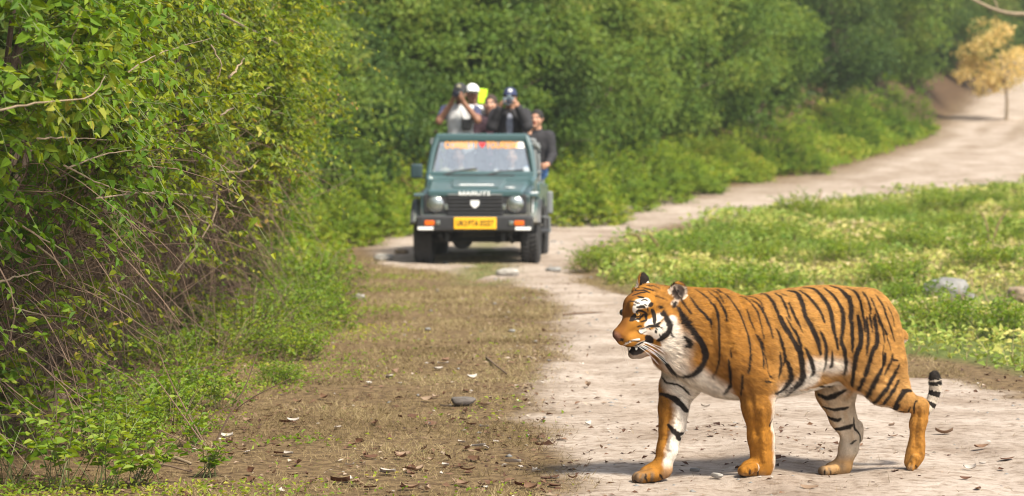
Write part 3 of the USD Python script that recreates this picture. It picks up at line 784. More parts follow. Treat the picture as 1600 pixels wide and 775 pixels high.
GROUND_NODES = {
    'a': ('attribute', {'attribute': 'mask'}), 'x': ('separate_color', {}), 'g': ('geometry', {}),
    'n1': ('noise_texture', {'scale': 1.1, 'detail': 6.0, 'roughness': .62}), 'n2': ('noise_texture', {'scale': 14.0, 'detail': 6.0, 'roughness': .65}), 'n3': ('noise_texture', {'scale': 70.0, 'detail': 5.0, 'roughness': .7}),
    'sand': ('rgb_ramp', {'ramp': [(.28, (.20, .145, .105)), (.45, (.305, .245, .195)), (.62, (.40, .335, .28)), (.8, (.45, .385, .33))]}),
    'sand2': ('rgb_ramp', {'ramp': [(.35, (.6, .55, .5)), (.52, (1, 1, 1)), (.7, (1.0, 1.0, 1.0))]}),
    'verge': ('rgb_ramp', {'ramp': [(.3, (.050, .031, .016)), (.46, (.105, .068, .034)), (.58, (.165, .112, .056)), (.75, (.215, .15, .08))]}),
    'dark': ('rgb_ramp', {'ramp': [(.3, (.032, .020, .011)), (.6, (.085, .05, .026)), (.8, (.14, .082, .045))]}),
    'grn': ('rgb_ramp', {'ramp': [(.3, (.05, .07, .018)), (.5, (.10, .13, .03)), (.75, (.19, .17, .06))]}),
    'ms': ('mix_color', {'blend_type': 'multiply', 'fac': 1.0}),
    'm1': ('mix_color', {}), 'm2': ('mix_color', {}), 'm3': ('mix_color', {}),
    'bh': ('math', {'math_type': 'multiply_add', 'value2': .6}),
    'bp': ('bump', {'strength': .9, 'distance': .02}),
    'p': ('principled_bsdf', {'roughness': .9, 'specular_ior_level': .15})}
GROUND_LINKS = [('a.color', 'x.color'), ('g.position', 'n1.vector'), ('g.position', 'n2.vector'), ('g.position', 'n3.vector'),
    ('n1.fac', 'sand.fac'), ('n2.fac', 'sand2.fac'), ('sand.color', 'ms.a'), ('sand2.color', 'ms.b'), ('n2.fac', 'verge.fac'), ('n2.fac', 'dark.fac'), ('n2.fac', 'grn.fac'),
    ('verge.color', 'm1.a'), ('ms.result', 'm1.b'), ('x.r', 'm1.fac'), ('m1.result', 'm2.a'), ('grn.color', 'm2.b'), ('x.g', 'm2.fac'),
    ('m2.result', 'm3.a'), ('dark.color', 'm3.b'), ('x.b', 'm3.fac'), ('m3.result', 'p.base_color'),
    ('n3.fac', 'bh.value1'), ('n2.fac', 'bh.value3'), ('bh.value', 'bp.height'), ('bp.normal', 'p.normal')]
mat('earth', GROUND_NODES, GROUND_LINKS)

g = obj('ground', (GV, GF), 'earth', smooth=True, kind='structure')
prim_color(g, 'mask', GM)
# the track itself: a sheet of packed pale earth lying on the ground
_c = GV[GF].mean(1)
_in = (signed(TRACK, _c[:, 0], _c[:, 1]) + noise2(_c[:, 0], _c[:, 1], 1.6, 21) * .55 > -.12) & (_c[:, 1] > 5) & (GM[GF][:, :, 2].max(1) < .5)
_f = GF[_in]; _u, _inv = np.unique(_f, return_inverse=True)
_tv = GV[_u] + np.stack([0 * _u, 0 * _u, .0012 + .005 * GM[_u, 0]], 1)
tr = obj('dirt_track', (_tv, _inv.reshape(_f.shape)), 'earth', smooth=True, kind='structure')
prim_color(tr, 'mask', GM[_u])

_tree = cKDTree(GV[:, :2])
def ground_z(x, y):
    return land(x, y)

# ------------------------------------------------------------------ foliage
def leaf_mat(name, stops, trans=.42, rough=.55, hue_by_object=True):
    nodes = {'g': ('attribute', {'attribute': 'tint'}), 'o': ('object_info', {}), 'r': ('rgb_ramp', {'ramp': stops}),
             'ad': ('math', {'math_type': 'multiply_add', 'value2': .26, 'value3': -.13}), 'a2': ('math', {'math_type': 'add', 'use_clamp': True}),
             'p': ('principled_bsdf', {'roughness': rough, 'specular_ior_level': .22}), 't': ('translucent_bsdf', {}),
             'tc': ('hsv', {'hue': .485, 'saturation': 1.1, 'value': 1.25}), 'm': ('mix_closure', {'fac': trans})}
    links = [('o.random', 'ad.value1'), ('ad.value', 'a2.value1'), ('g.fac', 'a2.value2'), ('a2.value', 'r.fac'), ('r.color', 'p.base_color'),
             ('r.color', 'tc.color'), ('tc.color', 't.color'), ('p.BSDF', 'm.closure1'), ('t.BSDF', 'm.closure2')]
    mat(name, nodes, links, surface='m.closure')

leaf_mat('leaf_bank', [(0, (.034, .070, .007)), (.25, (.080, .132, .009)), (.5, (.150, .205, .013)), (.75, (.235, .265, .02)), (.93, (.34, .32, .04)), (1, (.34, .22, .07))])
leaf_mat('leaf_near', [(0, (.040, .092, .008)), (.35, (.075, .155, .010)), (.7, (.135, .22, .014)), (.92, (.24, .28, .03)), (1, (.34, .31, .05))])
leaf_mat('leaf_mid', [(0, (.046, .094, .018)), (.3, (.090, .158, .026)), (.6, (.145, .212, .034)), (.85, (.21, .25, .046)), (1, (.32, .30, .07))])
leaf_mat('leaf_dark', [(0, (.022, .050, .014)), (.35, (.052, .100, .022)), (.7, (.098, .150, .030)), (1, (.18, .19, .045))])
leaf_mat('leaf_bright', [(0, (.08, .15, .014)), (.4, (.145, .235, .020)), (.75, (.24, .29, .03)), (1, (.38, .34, .06))])
leaf_mat('leaf_meadow', [(0, (.06, .13, .022)), (.2, (.115, .20, .03)), (.48, (.21, .275, .05)), (.68, (.31, .33, .075)), (.85, (.44, .40, .12)), (1, (.50, .41, .23))], trans=.3)
leaf_mat('leaf_yellow_sunlit', [(0, (.22, .24, .06)), (.3, (.50, .38, .12)), (.6, (.68, .53, .20)), (1, (.78, .67, .36))], trans=.4)  # yellow leaves, brightened: the sunlight on them is put into the colour
leaf_mat('straw', [(0, (.08, .056, .022)), (.3, (.15, .110, .046)), (.55, (.245, .185, .088)), (.75, (.34, .265, .145)), (.88, (.17, .165, .045)), (1, (.12, .15, .03))], trans=.15, rough=.7)
leaf_mat('dead_leaf', [(0, (.035, .016, .010)), (.35, (.085, .04, .022)), (.6, (.15, .085, .05)), (.8, (.26, .19, .13)), (1, (.42, .36, .30))], trans=.08, rough=.6)
leaf_mat('pale_chip', [(0, (.20, .165, .13)), (.5, (.32, .28, .24)), (1, (.46, .43, .39))], trans=.05, rough=.6)
plain('bark', (.10, .070, .048), .85, .4, 12, bump=.8)
plain('dead_twig', (.115, .072, .045), .85, .4, 6)
plain('pale_twig', (.21, .155, .095), .8, .25, 6)
plain('green_stem', (.09, .11, .03), .7, .3, 6)
plain('rock_grey', (.165, .16, .15), .85, .35, 6, bump=.7)
plain('rock_pale', (.29, .27, .24), .85, .3, 6, bump=.7)
plain('rock_tan', (.22, .16, .105), .85, .3, 6, bump=.7)
plain('rock_dark', (.10, .085, .075), .85, .35, 8, bump=.7)

def unit(v):
    return v / (np.linalg.norm(v, axis=-1, keepdims=True) + 1e-12)

def leaves(pos, d, n, L, W, tris=4, fold=.25, droop=.25):
    """many leaves at once: pos base, d along the leaf, n its face; returns vertices, faces"""
    pos, d, n = (np.asarray(q, float) for q in (pos, d, n))
    N = len(pos)
    d = unit(d); s = unit(np.cross(d, n)); n = np.cross(s, d)
    L = np.broadcast_to(L, (N,))[:, None]; W = np.broadcast_to(W, (N,))[:, None]
    if tris == 1:
        V = np.stack([pos - s * W / 2, pos + s * W / 2, pos + d * L - n * L * droop], 1)
        return Many(V.reshape(-1, 3), np.arange(3 * N).reshape(-1, 3), 3)
    if tris == 2:
        V = np.stack([pos, pos + d * L * .45 - s * W / 2 + n * W * fold, pos + d * L - n * L * droop, pos + d * L * .45 + s * W / 2 + n * W * fold], 1)
        f = np.array([[0, 2, 1], [0, 3, 2]])
    else:
        m = n * W * fold
        V = np.stack([pos, pos + d * L * .28 - s * W * .46 + m, pos + d * L * .66 - s * W * .36 + m * .8 - n * L * droop * .45, pos + d * L - n * L * droop,
                      pos + d * L * .66 + s * W * .36 + m * .8 - n * L * droop * .45, pos + d * L * .28 + s * W * .46 + m], 1)
        f = np.array([[0, 2, 1], [0, 3, 2], [0, 4, 3], [0, 5, 4]])
    k = V.shape[1]
    F = (f[None] + (np.arange(N) * k)[:, None, None]).reshape(-1, 3)
    return Many(V.reshape(-1, 3), F, k)

def many_tubes(P0, P1, P2, r0, r1, seg=4, sides=3):
    """many thin curved stems (quadratic arcs) at once"""
    N = len(P0); t = np.linspace(0, 1, seg + 1)[None, :, None]
    C = (1 - t) ** 2 * P0[:, None] + 2 * t * (1 - t) * P1[:, None] + t * t * P2[:, None]
    T = unit(np.gradient(C, axis=1)); ref = np.where(np.abs(T[..., 2:3]) < .9, [[[0, 0, 1.0]]], [[[1.0, 0, 0]]])
    A = unit(np.cross(T, ref)); B = np.cross(T, A)
    r = (np.asarray(r0)[:, None] * (1 - t[0, :, 0]) + np.asarray(r1)[:, None] * t[0, :, 0])[..., None]
    ang = np.arange(sides) / sides * 2 * np.pi
    V = C[:, :, None] + r[:, :, None] * (np.cos(ang)[:, None] * A[:, :, None] + np.sin(ang)[:, None] * B[:, :, None])
    i = np.arange(N)[:, None, None] * (seg + 1) * sides + np.arange(seg)[None, :, None] * sides
    j = np.arange(sides)[None, None]; j2 = (j + 1) % sides
    a, b = i + j, i + j2
    F = np.stack([np.stack([a, b, b + sides], -1), np.stack([a, b + sides, a + sides], -1)], -2).reshape(-1, 3)
    return V.reshape(-1, 3), F

def sprigs(rng, base, out, n_leaf, length, leaf_l, leaf_w, tris, droop=.35, up=.5):
    """leafy twigs: each base grows a bent stem along `out` with leaves on both sides"""
    N = len(base)
    out = unit(out + rng.normal(0, .35, (N, 3)))
    ln = length * rng.uniform(.6, 1.3, N)[:, None]
    P1 = base + out * ln * .55 + np.array([0, 0, .12]) * ln
    P2 = base + out * ln + np.array([0, 0, -.35]) * ln * rng.uniform(0, 1.2, (N, 1)) * droop / .35
    k = np.tile(np.linspace(.15, 1, n_leaf), (N, 1)) + rng.uniform(-.04, .04, (N, n_leaf))
    t = k[..., None]
    pos = (1 - t) ** 2 * base[:, None] + 2 * t * (1 - t) * P1[:, None] + t * t * P2[:, None]
    tan = unit(2 * (1 - t) * (P1 - base)[:, None] + 2 * t * (P2 - P1)[:, None])
    side = unit(np.cross(tan, [0, 0, 1.0]))
    sg = np.where(np.arange(n_leaf) % 2, 1, -1)[None, :, None]
    d = tan * .55 + side * sg * .8 + rng.normal(0, .28, pos.shape) + np.array([0, 0, -.2])
    nrm = np.array([0, 0, up]) + out[:, None] * .55 + rng.normal(0, .38, pos.shape)
    sz = rng.uniform(.6, 1.25, (N, n_leaf)) * (1.1 - .35 * k)
    lv = leaves(pos.reshape(-1, 3), d.reshape(-1, 3), nrm.reshape(-1, 3), (leaf_l * sz).ravel(), (leaf_w * sz).ravel(), tris)
    st = many_tubes(base, P1, P2, np.full(N, .0035), np.full(N, .0012), 3, 3)
    return lv, st
# ------------------------------------------------------------------ left bank: overhanging thicket, shrub by shrub
def wall_x(y, z):
    prof = np.interp(z, [0, .5, 1.0, 1.5, 2.1, 2.8, 3.6, 4.6], [-2.55, -2.42, -2.22, -1.98, -1.86, -1.98, -2.25, -2.9])
    bul = meshkit.fbm(np.stack([y * .55, z * .9, np.full_like(y, 2.2)], -1), 3, 41) - .5
    return prof + bul * 1.15 + np.interp(y, [11, 15, 22, 28, 31, 36], [-.15, -.05, 0, .0, -.25, -.9])

BANK = [  # centre along the verge, half width, top, leaf material, label
 (13.4, 1.5, 3.4, 'leaf_near', 'broad leafed green shrub nearest the camera at the left picture edge'),
 (15.8, 1.5, 4.0, 'leaf_bank', 'second shrub of the left bank, dense small leaves above the tan stone'),
 (18.2, 1.6, 4.0, 'leaf_bank', 'third shrub of the left bank, long pale vines arching out of its green leaves'),
 (20.8, 1.7, 4.2, 'leaf_bank', 'middle shrub of the left bank overhanging a hollow full of brown tangled stems'),
 (23.5, 1.8, 4.2, 'leaf_bank', 'yellow green shrub of the left bank with a bare curved pale branch sticking out'),
 (26.2, 1.8, 4.2, 'leaf_bank', 'shrub of the left bank below the brown trunk, leaves hanging down to the weeds'),
 (28.8, 1.6, 4.0, 'leaf_near', 'last and farthest shrub of the left bank, nearest to the jeep'),
]
def build_bank():
    rng = np.random.default_rng(101)
    for i, (yc, hw, top, lm, label) in enumerate(BANK):
        t = thing('bank_shrub', (0, 0, 0), label=label, cat='shrub')
        area = 2 * hw * top
        far = yc > 19
        n = int(area * (150 if not far else 105))
        y = yc + rng.uniform(-1, 1, n) * hw * 1.12
        z = .15 + (top - .15) * rng.random(n) ** .92
        # leafy above, thinning to bare brown stems in the hollow below
        hol = np.interp(y, [12, 14.5, 16.5, 19, 23, 26, 28, 31], [.75, 1.05, 1.2, 1.1, .95, .75, .45, .2])
        hol = hol + (meshkit.fbm(np.stack([y * .9, z * 0, y * 0], -1), 2, 44) - .5) * .7
        keep = rng.random(n) < np.clip((z - hol) / .5, .22, 1)
        clump = meshkit.fbm(np.stack([y * 1.7, z * 1.7, np.full(n, .5)], -1), 3, 43)
        keep &= rng.random(n) < np.clip((clump - .37) / .17, .07, 1)
        y, z, clump = y[keep], z[keep], clump[keep]
        m = len(y)
        depth = np.abs(rng.normal(0, .20, m)) - .05
        gx = wall_x(y, z) - depth + (clump - .5) * .5
        base = np.stack([gx - .16, y, z], 1)
        out = np.stack([rng.uniform(.5, 1, m), rng.normal(-.35, .5, m), rng.normal(.1, .4, m)], 1)
        big = 1.0 if lm != 'leaf_near' else 1.15
        # long shoots arching out of the mass
        ks = rng.choice(m, 46, replace=False)
        sl, ss = sprigs(rng, base[ks] + [.10, 0, .05], out[ks] * [1, .8, .2] + [0, -.1, .55], 20, .85, .058, .036, 4 if not far else 2, .6)
        tag(obj('long_shoots', sl, lm, t), kind='stuff'); tag(obj('shoot_stems', ss, 'green_stem', t), kind='stuff')
        lv, st = sprigs(rng, base, out, 11 if not far else 9, .34, .062 * big * (1 if not far else 1.15), .038 * big * (1 if not far else 1.15), 4 if not far else 2)
        fo = obj('foliage', lv, lm, t); tag(fo, kind='stuff')
        # twiggy inside: brown dead stems
        ns = 900 if yc < 26 else 450
        y0 = yc + rng.uniform(-1, 1, ns) * hw; z0 = rng.uniform(0, 1.0, ns) ** 1.3 * 1.7
        x0 = wall_x(y0, z0) - rng.uniform(.05, .55, ns)
        p0 = np.stack([x0, y0, np.maximum(z0, land(x0, y0, False) - .02)], 1)
        dr = rng.normal(0, 1, (ns, 3)) * [.35, .5, .5] + [.12, -.05, .05]
        ln = rng.uniform(.25, 1.0, ns)[:, None]
        p2 = p0 + dr * ln + [0, 0, -.1] * ln; p1 = (p0 + p2) / 2 + rng.normal(0, .16, (ns, 3)) * ln + [0.04, 0, .12] * ln
        ms = many_tubes(p0, p1, p2, rng.uniform(.002, .006, ns), rng.uniform(.0008, .002, ns), 5, 3)
        d = obj('dead_stems', ms, 'dead_twig', t); tag(d, kind='stuff')
        s = obj('leaf_stalks', st, 'green_stem', t); tag(s, kind='stuff')
        # main stems rising from the bank
        for k in range(4):
            yy = yc + rng.uniform(-.8, .8) * hw; xx = -2.75 + rng.uniform(-.3, .1); zz = float(land(np.array([xx]), np.array([yy]))[0])
            e = np.array([wall_x(np.array([yy]), np.array([2.6]))[0] - .25, yy + rng.uniform(-.6, .6), 2.7 + rng.uniform(-.4, .6)])
            pts = spline([(xx, yy, zz - .1), (xx + .05, yy + rng.uniform(-.2, .2), zz + .8), (e + [xx, yy, zz]) / 2 + [0, 0, .35], e], 10)
            obj('stem', tube(pts, np.linspace(.028, .010, 10), 6), 'bark', t)
        BANK_T.append(t)
    return

BANK_T = []
build_bank()

def pt(u, v, x=None, y=None):
    """the point seen at a pixel of the photograph at the given distance y"""
    d = ray(u, v); return CAM + d * (y / d[1])

# long pale vines and branches that stand out against the leaves: (shrub, distance, width px, pixels)
VINES = [(1, 16.0, 5, (0,172, 60,160, 140,150, 165,120)), (1, 16.0, 4, (60,215, 120,216, 168,218)), (2, 18.3, 4, (105,262, 175,238, 232,234)), (2, 18.0, 4, (100,258, 150,285, 190,298, 245,303)),
         (0, 14.3, 5, (0,441, 30,432, 62,424)), (3, 20.6, 4, (150,310, 230,300, 285,303)), (3, 21, 4, (280,303, 340,312, 375,325)), (4, 23.6, 6, (358,122, 370,108, 382,90)),
         (5, 26.4, 5, (340,20, 390,45, 440,72)), (4, 23.8, 4, (345,180, 380,160, 425,135)), (4, 23, 4, (270,430, 310,380, 335,335, 340,300)), (3, 20.8, 4, (285,337, 330,350, 365,370)),
         (0, 14.2, 4, (15,340, 70,375, 110,400, 130,450, 140,490)), (0, 14.0, 4, (60,385, 120,440, 150,505, 170,560)), (1, 16.3, 4, (130,500, 160,440, 180,400)), (2, 18, 4, (330,265, 380,268, 405,250)),
         (1, 15.6, 3, (20,480, 80,500, 140,560, 170,600)), (2, 17.3, 3, (170,450, 220,480, 260,520, 330,560)), (5, 26.5, 3, (375,160, 410,170, 450,180)), (3, 20.4, 3, (200,330, 215,380, 210,440)),
         (2, 17.8, 3, (85,130, 110,70, 125,30)), (4, 23.4, 4, (330,70, 345,100, 340,125)), (3, 20, 3, (200,110, 260,80, 330,60)), (1, 16, 3, (0,30, 50,38, 115,28, 125,10))]
_rv = np.random.default_rng(5)
for k, yy, w, px in VINES:
    q = np.array(px, float).reshape(-1, 2)
    pts = []
    for a, b in q:                                                     # just proud of the leaves
        ys = np.linspace(10.5, 36, 500); dd = ray(a, b); X = CAM + dd * (ys / dd[1])[:, None]
        i = int(np.argmax(X[:, 0] < wall_x(ys, X[:, 2]) + .10)) or 300
        pts.append(X[i])
    pts = np.array(pts); n_ = len(pts); yy = pts[:, 1].mean()
    yl = np.polyval(np.polyfit(np.arange(n_), pts[:, 1], 1), np.arange(n_)) - .25
    pts = np.array([pt(a, b, y=y_) for (a, b), y_ in zip(q, yl)])
    r = w / 2 / (F_PX / yy) * .72
    c = spline(pts, 14); c += _rv.normal(0, .0025, c.shape)
    obj('vine', tube(c, np.linspace(r, r * .45, 14), 6), 'pale_twig', BANK_T[k])

# tree trunk rising behind the bank, top left
def trunk_tree():
    yy = 34.0
    t = thing('tree', label='brown tree trunk rising behind the left bank shrubs at the top', cat='tree')
    base = pt(395, 330, y=yy); base[2] = land(base[0], yy) - .1
    a, b = pt(432, 70, y=yy), pt(410, -40, y=yy)
    pts = spline([base, pt(425, 180, y=yy), a, b, b + [-.3, .2, 1.6], b + [-.2, .4, 3.2]], 24)
    obj('trunk', tube(pts, np.linspace(.15, .06, 24) * (1 + .06 * np.sin(np.arange(24) * 2.)), 12), 'bark', t, smooth=True)
    rng = np.random.default_rng(77)
    n = 900
    c = pts[-1] + rng.normal(0, 1, (n, 3)) * [1.1, 1.1, .7]
    lv, st = sprigs(rng, c, rng.normal(0, 1, (n, 3)), 7, .4, .09, .055, 2)
    tag(obj('crown', lv, 'leaf_mid', t), kind='stuff')
    for k in range(6):
        e = c[k * 30]; s = pts[17 + k % 6]
        obj('limb', tube(spline([s, (s + e) / 2 + [0, 0, .2], e], 7), np.linspace(.035, .01, 7), 6), 'bark', t)
trunk_tree()

# ------------------------------------------------------------------ hillside behind the road: shrubs and trees
def crown_mesh(rng, w, h, nclump, nleaf, leaf, base=.25, tris=2, spread=1.0):
    """leafy clumps through a crown's volume with gaps between them"""
    a = rng.uniform(0, 2 * np.pi, nclump); zz = rng.random(nclump)
    rad = np.sqrt(rng.uniform(.12, 1, nclump)) * np.sin(np.pi * np.clip(zz * .82 + .15, 0, 1)) ** .7
    C = np.stack([np.cos(a) * rad * w / 2, np.sin(a) * rad * w / 2, h * (base + (1 - base) * zz)], 1)
    S = rng.uniform(.10, .25, nclump) * w * spread
    per = nleaf // nclump
    d = unit(rng.normal(0, 1, (nclump, per, 3)) + [0, 0, .25])
    r = rng.uniform(.35, 1.0, (nclump, per, 1)) ** .6
    lump = 1 + .35 * (meshkit.noise(d * 2.2 + C[:, None] * 3, 3)[..., None] - .5) * 2
    pos = C[:, None] + d * r * S[:, None, None] * lump * [1, 1, .75]
    nrm = d * .8 + [0, 0, .5] + rng.normal(0, .4, d.shape)
    dr = d * .4 + rng.normal(0, .7, d.shape) + [0, 0, -.35]
    sz = leaf * rng.uniform(.6, 1.3, (nclump, per))
    lv = leaves(pos.reshape(-1, 3), dr.reshape(-1, 3), nrm.reshape(-1, 3), sz.ravel(), sz.ravel() * .55, tris)
    lv.scale, lv.low = .7, .55
    return lv, C, S

def make_plant(name, seed, w, h, nclump, nleaf, leaf, lm, stems, base=.2, wood='bark', r0=.07, first=None):
    rng = np.random.default_rng(seed)
    t = thing(name, *first[0], **first[1])
    lv, C, S = crown_mesh(rng, w, h, nclump, nleaf, leaf, base)
    if base < .1:                                                     # ragged low growth: leafy shoots of unequal height
        n = nleaf // 10
        a = rng.uniform(0, 6.283, n); rr = w * .55 * np.sqrt(rng.random(n))
        bx, by = np.cos(a) * rr, np.sin(a) * rr
        lob = meshkit.fbm(np.stack([bx * 1.9, by * 1.9, np.full(n, seed * .1)], -1), 3, seed)
        top = h * np.clip((lob - .22) * 2.6, .08, 1.3) * np.clip(1.12 - (rr / (w * .55)) ** 2, .15, 1)
        lv, st_ = sprigs(rng, np.stack([bx, by, top * rng.random(n) ** .5 - .05], 1), np.stack([np.cos(a) * .5, np.sin(a) * .5, np.full(n, .7)], 1), 9, .34, leaf * .95, leaf * .55, 2, .3, .8)
        tag(obj('shoots', st_, 'green_stem', t), kind='stuff')
    tag(obj('crown', lv, lm, t), kind='stuff')
    for k in range(stems if base >= .1 else 0):
        e = C[rng.integers(nclump)]
        s = np.array([rng.uniform(-.12, .12) * w * (stems > 1), rng.uniform(-.12, .12) * w * (stems > 1), -.3])
        top = e * [.6, .6, .95]
        pts = spline([s, s * .5 + top * .4 + [rng.normal(0, .08), rng.normal(0, .08), 0], top, e], 9)
        obj('trunk', tube(pts, np.linspace(r0 / (1 if stems == 1 else 1.6), r0 * .25, 9), 7), wood, t)
    for k in range(min(nclump, 10) if base >= .1 else 0):
        e = C[k]; s = np.array([0, 0, max(.1, e[2] * .45)])
        obj('limb', tube(spline([s, (s + e) / 2 + [0, 0, .12 * h * .2], e], 6), np.linspace(r0 * .4, r0 * .12, 6), 5), wood, t)
    return t

KIND = {  # name, width, height, clumps, leaves, leaf length, material, stems
 'bright_weed': ('leafy_bush', 1.5, 1.0, 26, 5200, .085, 'leaf_bright', 5, .08, .02),
 'green_bush': ('leafy_bush', 2.0, 1.7, 30, 8000, .09, 'leaf_near', 5, .06, .03),
 'thicket': ('thicket_shrub', 3.4, 3.6, 46, 15000, .11, 'leaf_mid', 6, .12, .05),
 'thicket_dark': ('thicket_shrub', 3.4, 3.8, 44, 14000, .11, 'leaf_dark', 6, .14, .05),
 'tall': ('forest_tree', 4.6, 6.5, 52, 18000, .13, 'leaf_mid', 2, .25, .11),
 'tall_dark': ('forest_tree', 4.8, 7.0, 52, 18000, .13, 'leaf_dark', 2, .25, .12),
}
FIRST = {}
def plant(kind, loc, rz, sc, label, cat, group=None):
    name, w, h, nc, nl, lf, lm, stems, base, r0 = KIND[kind]
    if kind not in FIRST:
        t = make_plant(name, sum(map(ord, kind)), w, h, nc, nl, lf, lm, stems, base, r0=r0, first=((loc, rz, sc), dict(label=label, cat=cat, group=group)))
        FIRST[kind] = str(t.GetPath())
        return t
    return copy_of(FIRST[kind], name, loc, rz, sc, label, cat, group)

def hill_at(u, y):
    """foot of the thicket in column u at distance y"""
    x = (u - 800) / F_PX * (y)
    return x, y, float(land(np.array([x]), np.array([y]))[0])

HILLSIDE = [  # kind, column, distance, scale, label
 # low bright growth along the foot
 ('bright_weed', 505, 41.5, .85, 'low bright weeds just left of the jeep, at the foot of the brown undergrowth'),
 ('bright_weed', 560, 44.0, .9, 'low yellow green weeds between the left bank and the jeep'),
 ('bright_weed', 888, 47.5, 1.0, 'bright green bush standing at the road just right of the jeep'),
 ('bright_weed', 945, 52.0, 1.0, 'yellow green bush at the road edge, second bush right of the jeep'),
 ('bright_weed', 1010, 55.0, .95, 'low yellowish bush at the road edge, third bush right of the jeep'),
 ('bright_weed', 1075, 58.5, .9, 'pale yellow green weeds at the foot of the thicket straight above the tiger head'),
 ('bright_weed', 1150, 63.0, .9, 'yellow topped weeds on the far road edge above the tiger shoulder'),
 ('green_bush', 1232, 66.0, .75, 'rounded deep green bush at the far road edge above the tiger back'),
 ('green_bush', 1190, 66.5, .7, 'small green bush left of the rounded bush at the far road edge'),
 ('green_bush', 1315, 74.5, .8, 'bright green leafy mound on the far verge, left end of the mounds'),
 ('green_bush', 1365, 79.0, .9, 'bright green leafy mound on the far verge, between two others'),
 ('green_bush', 1415, 83.0, .8, 'bright green leafy mound on the far verge, right end before the bare road edge'),
 # the thicket wall
 ('thicket', 470, 46.0, .80, 'light green thicket shrub right behind the edge of the left bank'),
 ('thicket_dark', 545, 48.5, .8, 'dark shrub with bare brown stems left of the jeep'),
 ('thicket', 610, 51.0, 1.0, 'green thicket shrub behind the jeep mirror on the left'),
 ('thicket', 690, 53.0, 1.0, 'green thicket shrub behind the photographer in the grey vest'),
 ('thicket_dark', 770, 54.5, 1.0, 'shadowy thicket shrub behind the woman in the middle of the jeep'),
 ('thicket', 850, 55.5, .9, 'green thicket shrub behind the passenger leaning out of the jeep'),
 ('thicket', 930, 58.5, 1.05, 'pale green thicket shrub above the bushes right of the jeep'),
 ('thicket', 1010, 62.5, 1.1, 'broad pale green shrub leaning to the road left of the tiger head column'),
 ('thicket', 1090, 66.0, 1.15, 'broad pale green shrub straight above the tiger head'),
 ('thicket', 1165, 70.0, 1.1, 'pale green shrub ending the light thicket above the rounded bush'),
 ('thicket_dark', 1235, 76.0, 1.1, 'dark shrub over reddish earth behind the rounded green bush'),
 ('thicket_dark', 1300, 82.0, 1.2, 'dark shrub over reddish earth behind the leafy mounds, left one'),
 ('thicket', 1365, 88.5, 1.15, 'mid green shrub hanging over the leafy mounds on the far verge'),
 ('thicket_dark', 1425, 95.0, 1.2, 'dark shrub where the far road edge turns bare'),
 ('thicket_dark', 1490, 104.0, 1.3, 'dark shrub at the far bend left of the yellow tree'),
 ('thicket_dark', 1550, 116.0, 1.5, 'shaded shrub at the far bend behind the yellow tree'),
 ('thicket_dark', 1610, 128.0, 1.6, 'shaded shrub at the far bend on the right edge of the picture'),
 # taller trees behind
 ('tall', 500, 51.0, .85, 'pale green tree behind the left bank, top of the picture left of the jeep'),
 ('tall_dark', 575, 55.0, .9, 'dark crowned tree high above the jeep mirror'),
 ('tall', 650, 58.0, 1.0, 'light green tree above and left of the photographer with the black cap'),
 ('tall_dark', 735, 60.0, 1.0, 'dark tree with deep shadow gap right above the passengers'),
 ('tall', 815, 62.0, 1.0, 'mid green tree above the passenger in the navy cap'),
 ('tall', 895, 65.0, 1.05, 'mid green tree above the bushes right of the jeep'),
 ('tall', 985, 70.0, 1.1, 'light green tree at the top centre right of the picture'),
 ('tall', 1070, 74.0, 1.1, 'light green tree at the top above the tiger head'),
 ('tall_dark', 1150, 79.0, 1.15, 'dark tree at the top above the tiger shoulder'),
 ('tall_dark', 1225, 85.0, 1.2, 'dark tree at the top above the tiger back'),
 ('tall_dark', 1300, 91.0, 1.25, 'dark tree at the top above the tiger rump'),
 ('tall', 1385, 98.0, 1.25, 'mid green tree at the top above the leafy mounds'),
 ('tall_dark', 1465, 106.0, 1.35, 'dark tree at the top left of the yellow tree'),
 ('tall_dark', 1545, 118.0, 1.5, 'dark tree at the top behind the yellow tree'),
 ('tall', 1620, 130.0, 1.6, 'olive tree in the top right corner'),
]
_rh = np.random.default_rng(19)
for k, u, y, sc, label in HILLSIDE:
    x, y, z = hill_at(u, y)
    cat = {'leafy_bush': 'bush', 'thicket_shrub': 'shrub', 'forest_tree': 'tree'}[KIND[k][0]]
    plant(k, (x, y, z - .05), _rh.uniform(0, 360), sc * np.array([_rh.uniform(.9, 1.12), _rh.uniform(.9, 1.12), _rh.uniform(.92, 1.1)]), label, cat)
# the slope behind, closed by more of the same forest
for i in range(26):
    s = i / 25
    y = 56 + 86 * s; u = 440 + 1230 * s + _rh.normal(0, 14)
    x, y, z = hill_at(u, y + 5 + (i % 2) * 4)
    plant('tall_dark' if i % 3 else 'tall', (x, y, z - .3), _rh.uniform(0, 360), 1.15 + .5 * s, 'dark forest tree higher on the slope, half hidden behind the front row of trees', 'tree', 'forest trees on the slope behind the front row')
for i in range(9):                                                 # the slope above the left bank
    y = 14 + i * 4.2; x = -4.6 + _rh.normal(0, .3)
    plant('thicket' if i % 2 else 'thicket_dark', (x, y, float(land(np.array([x]), np.array([y]))[0]) - .2), _rh.uniform(0, 360), 1.0, 'dense shrub on the slope behind the left bank, mostly hidden by it', 'shrub', 'shrubs on the slope behind the left bank')

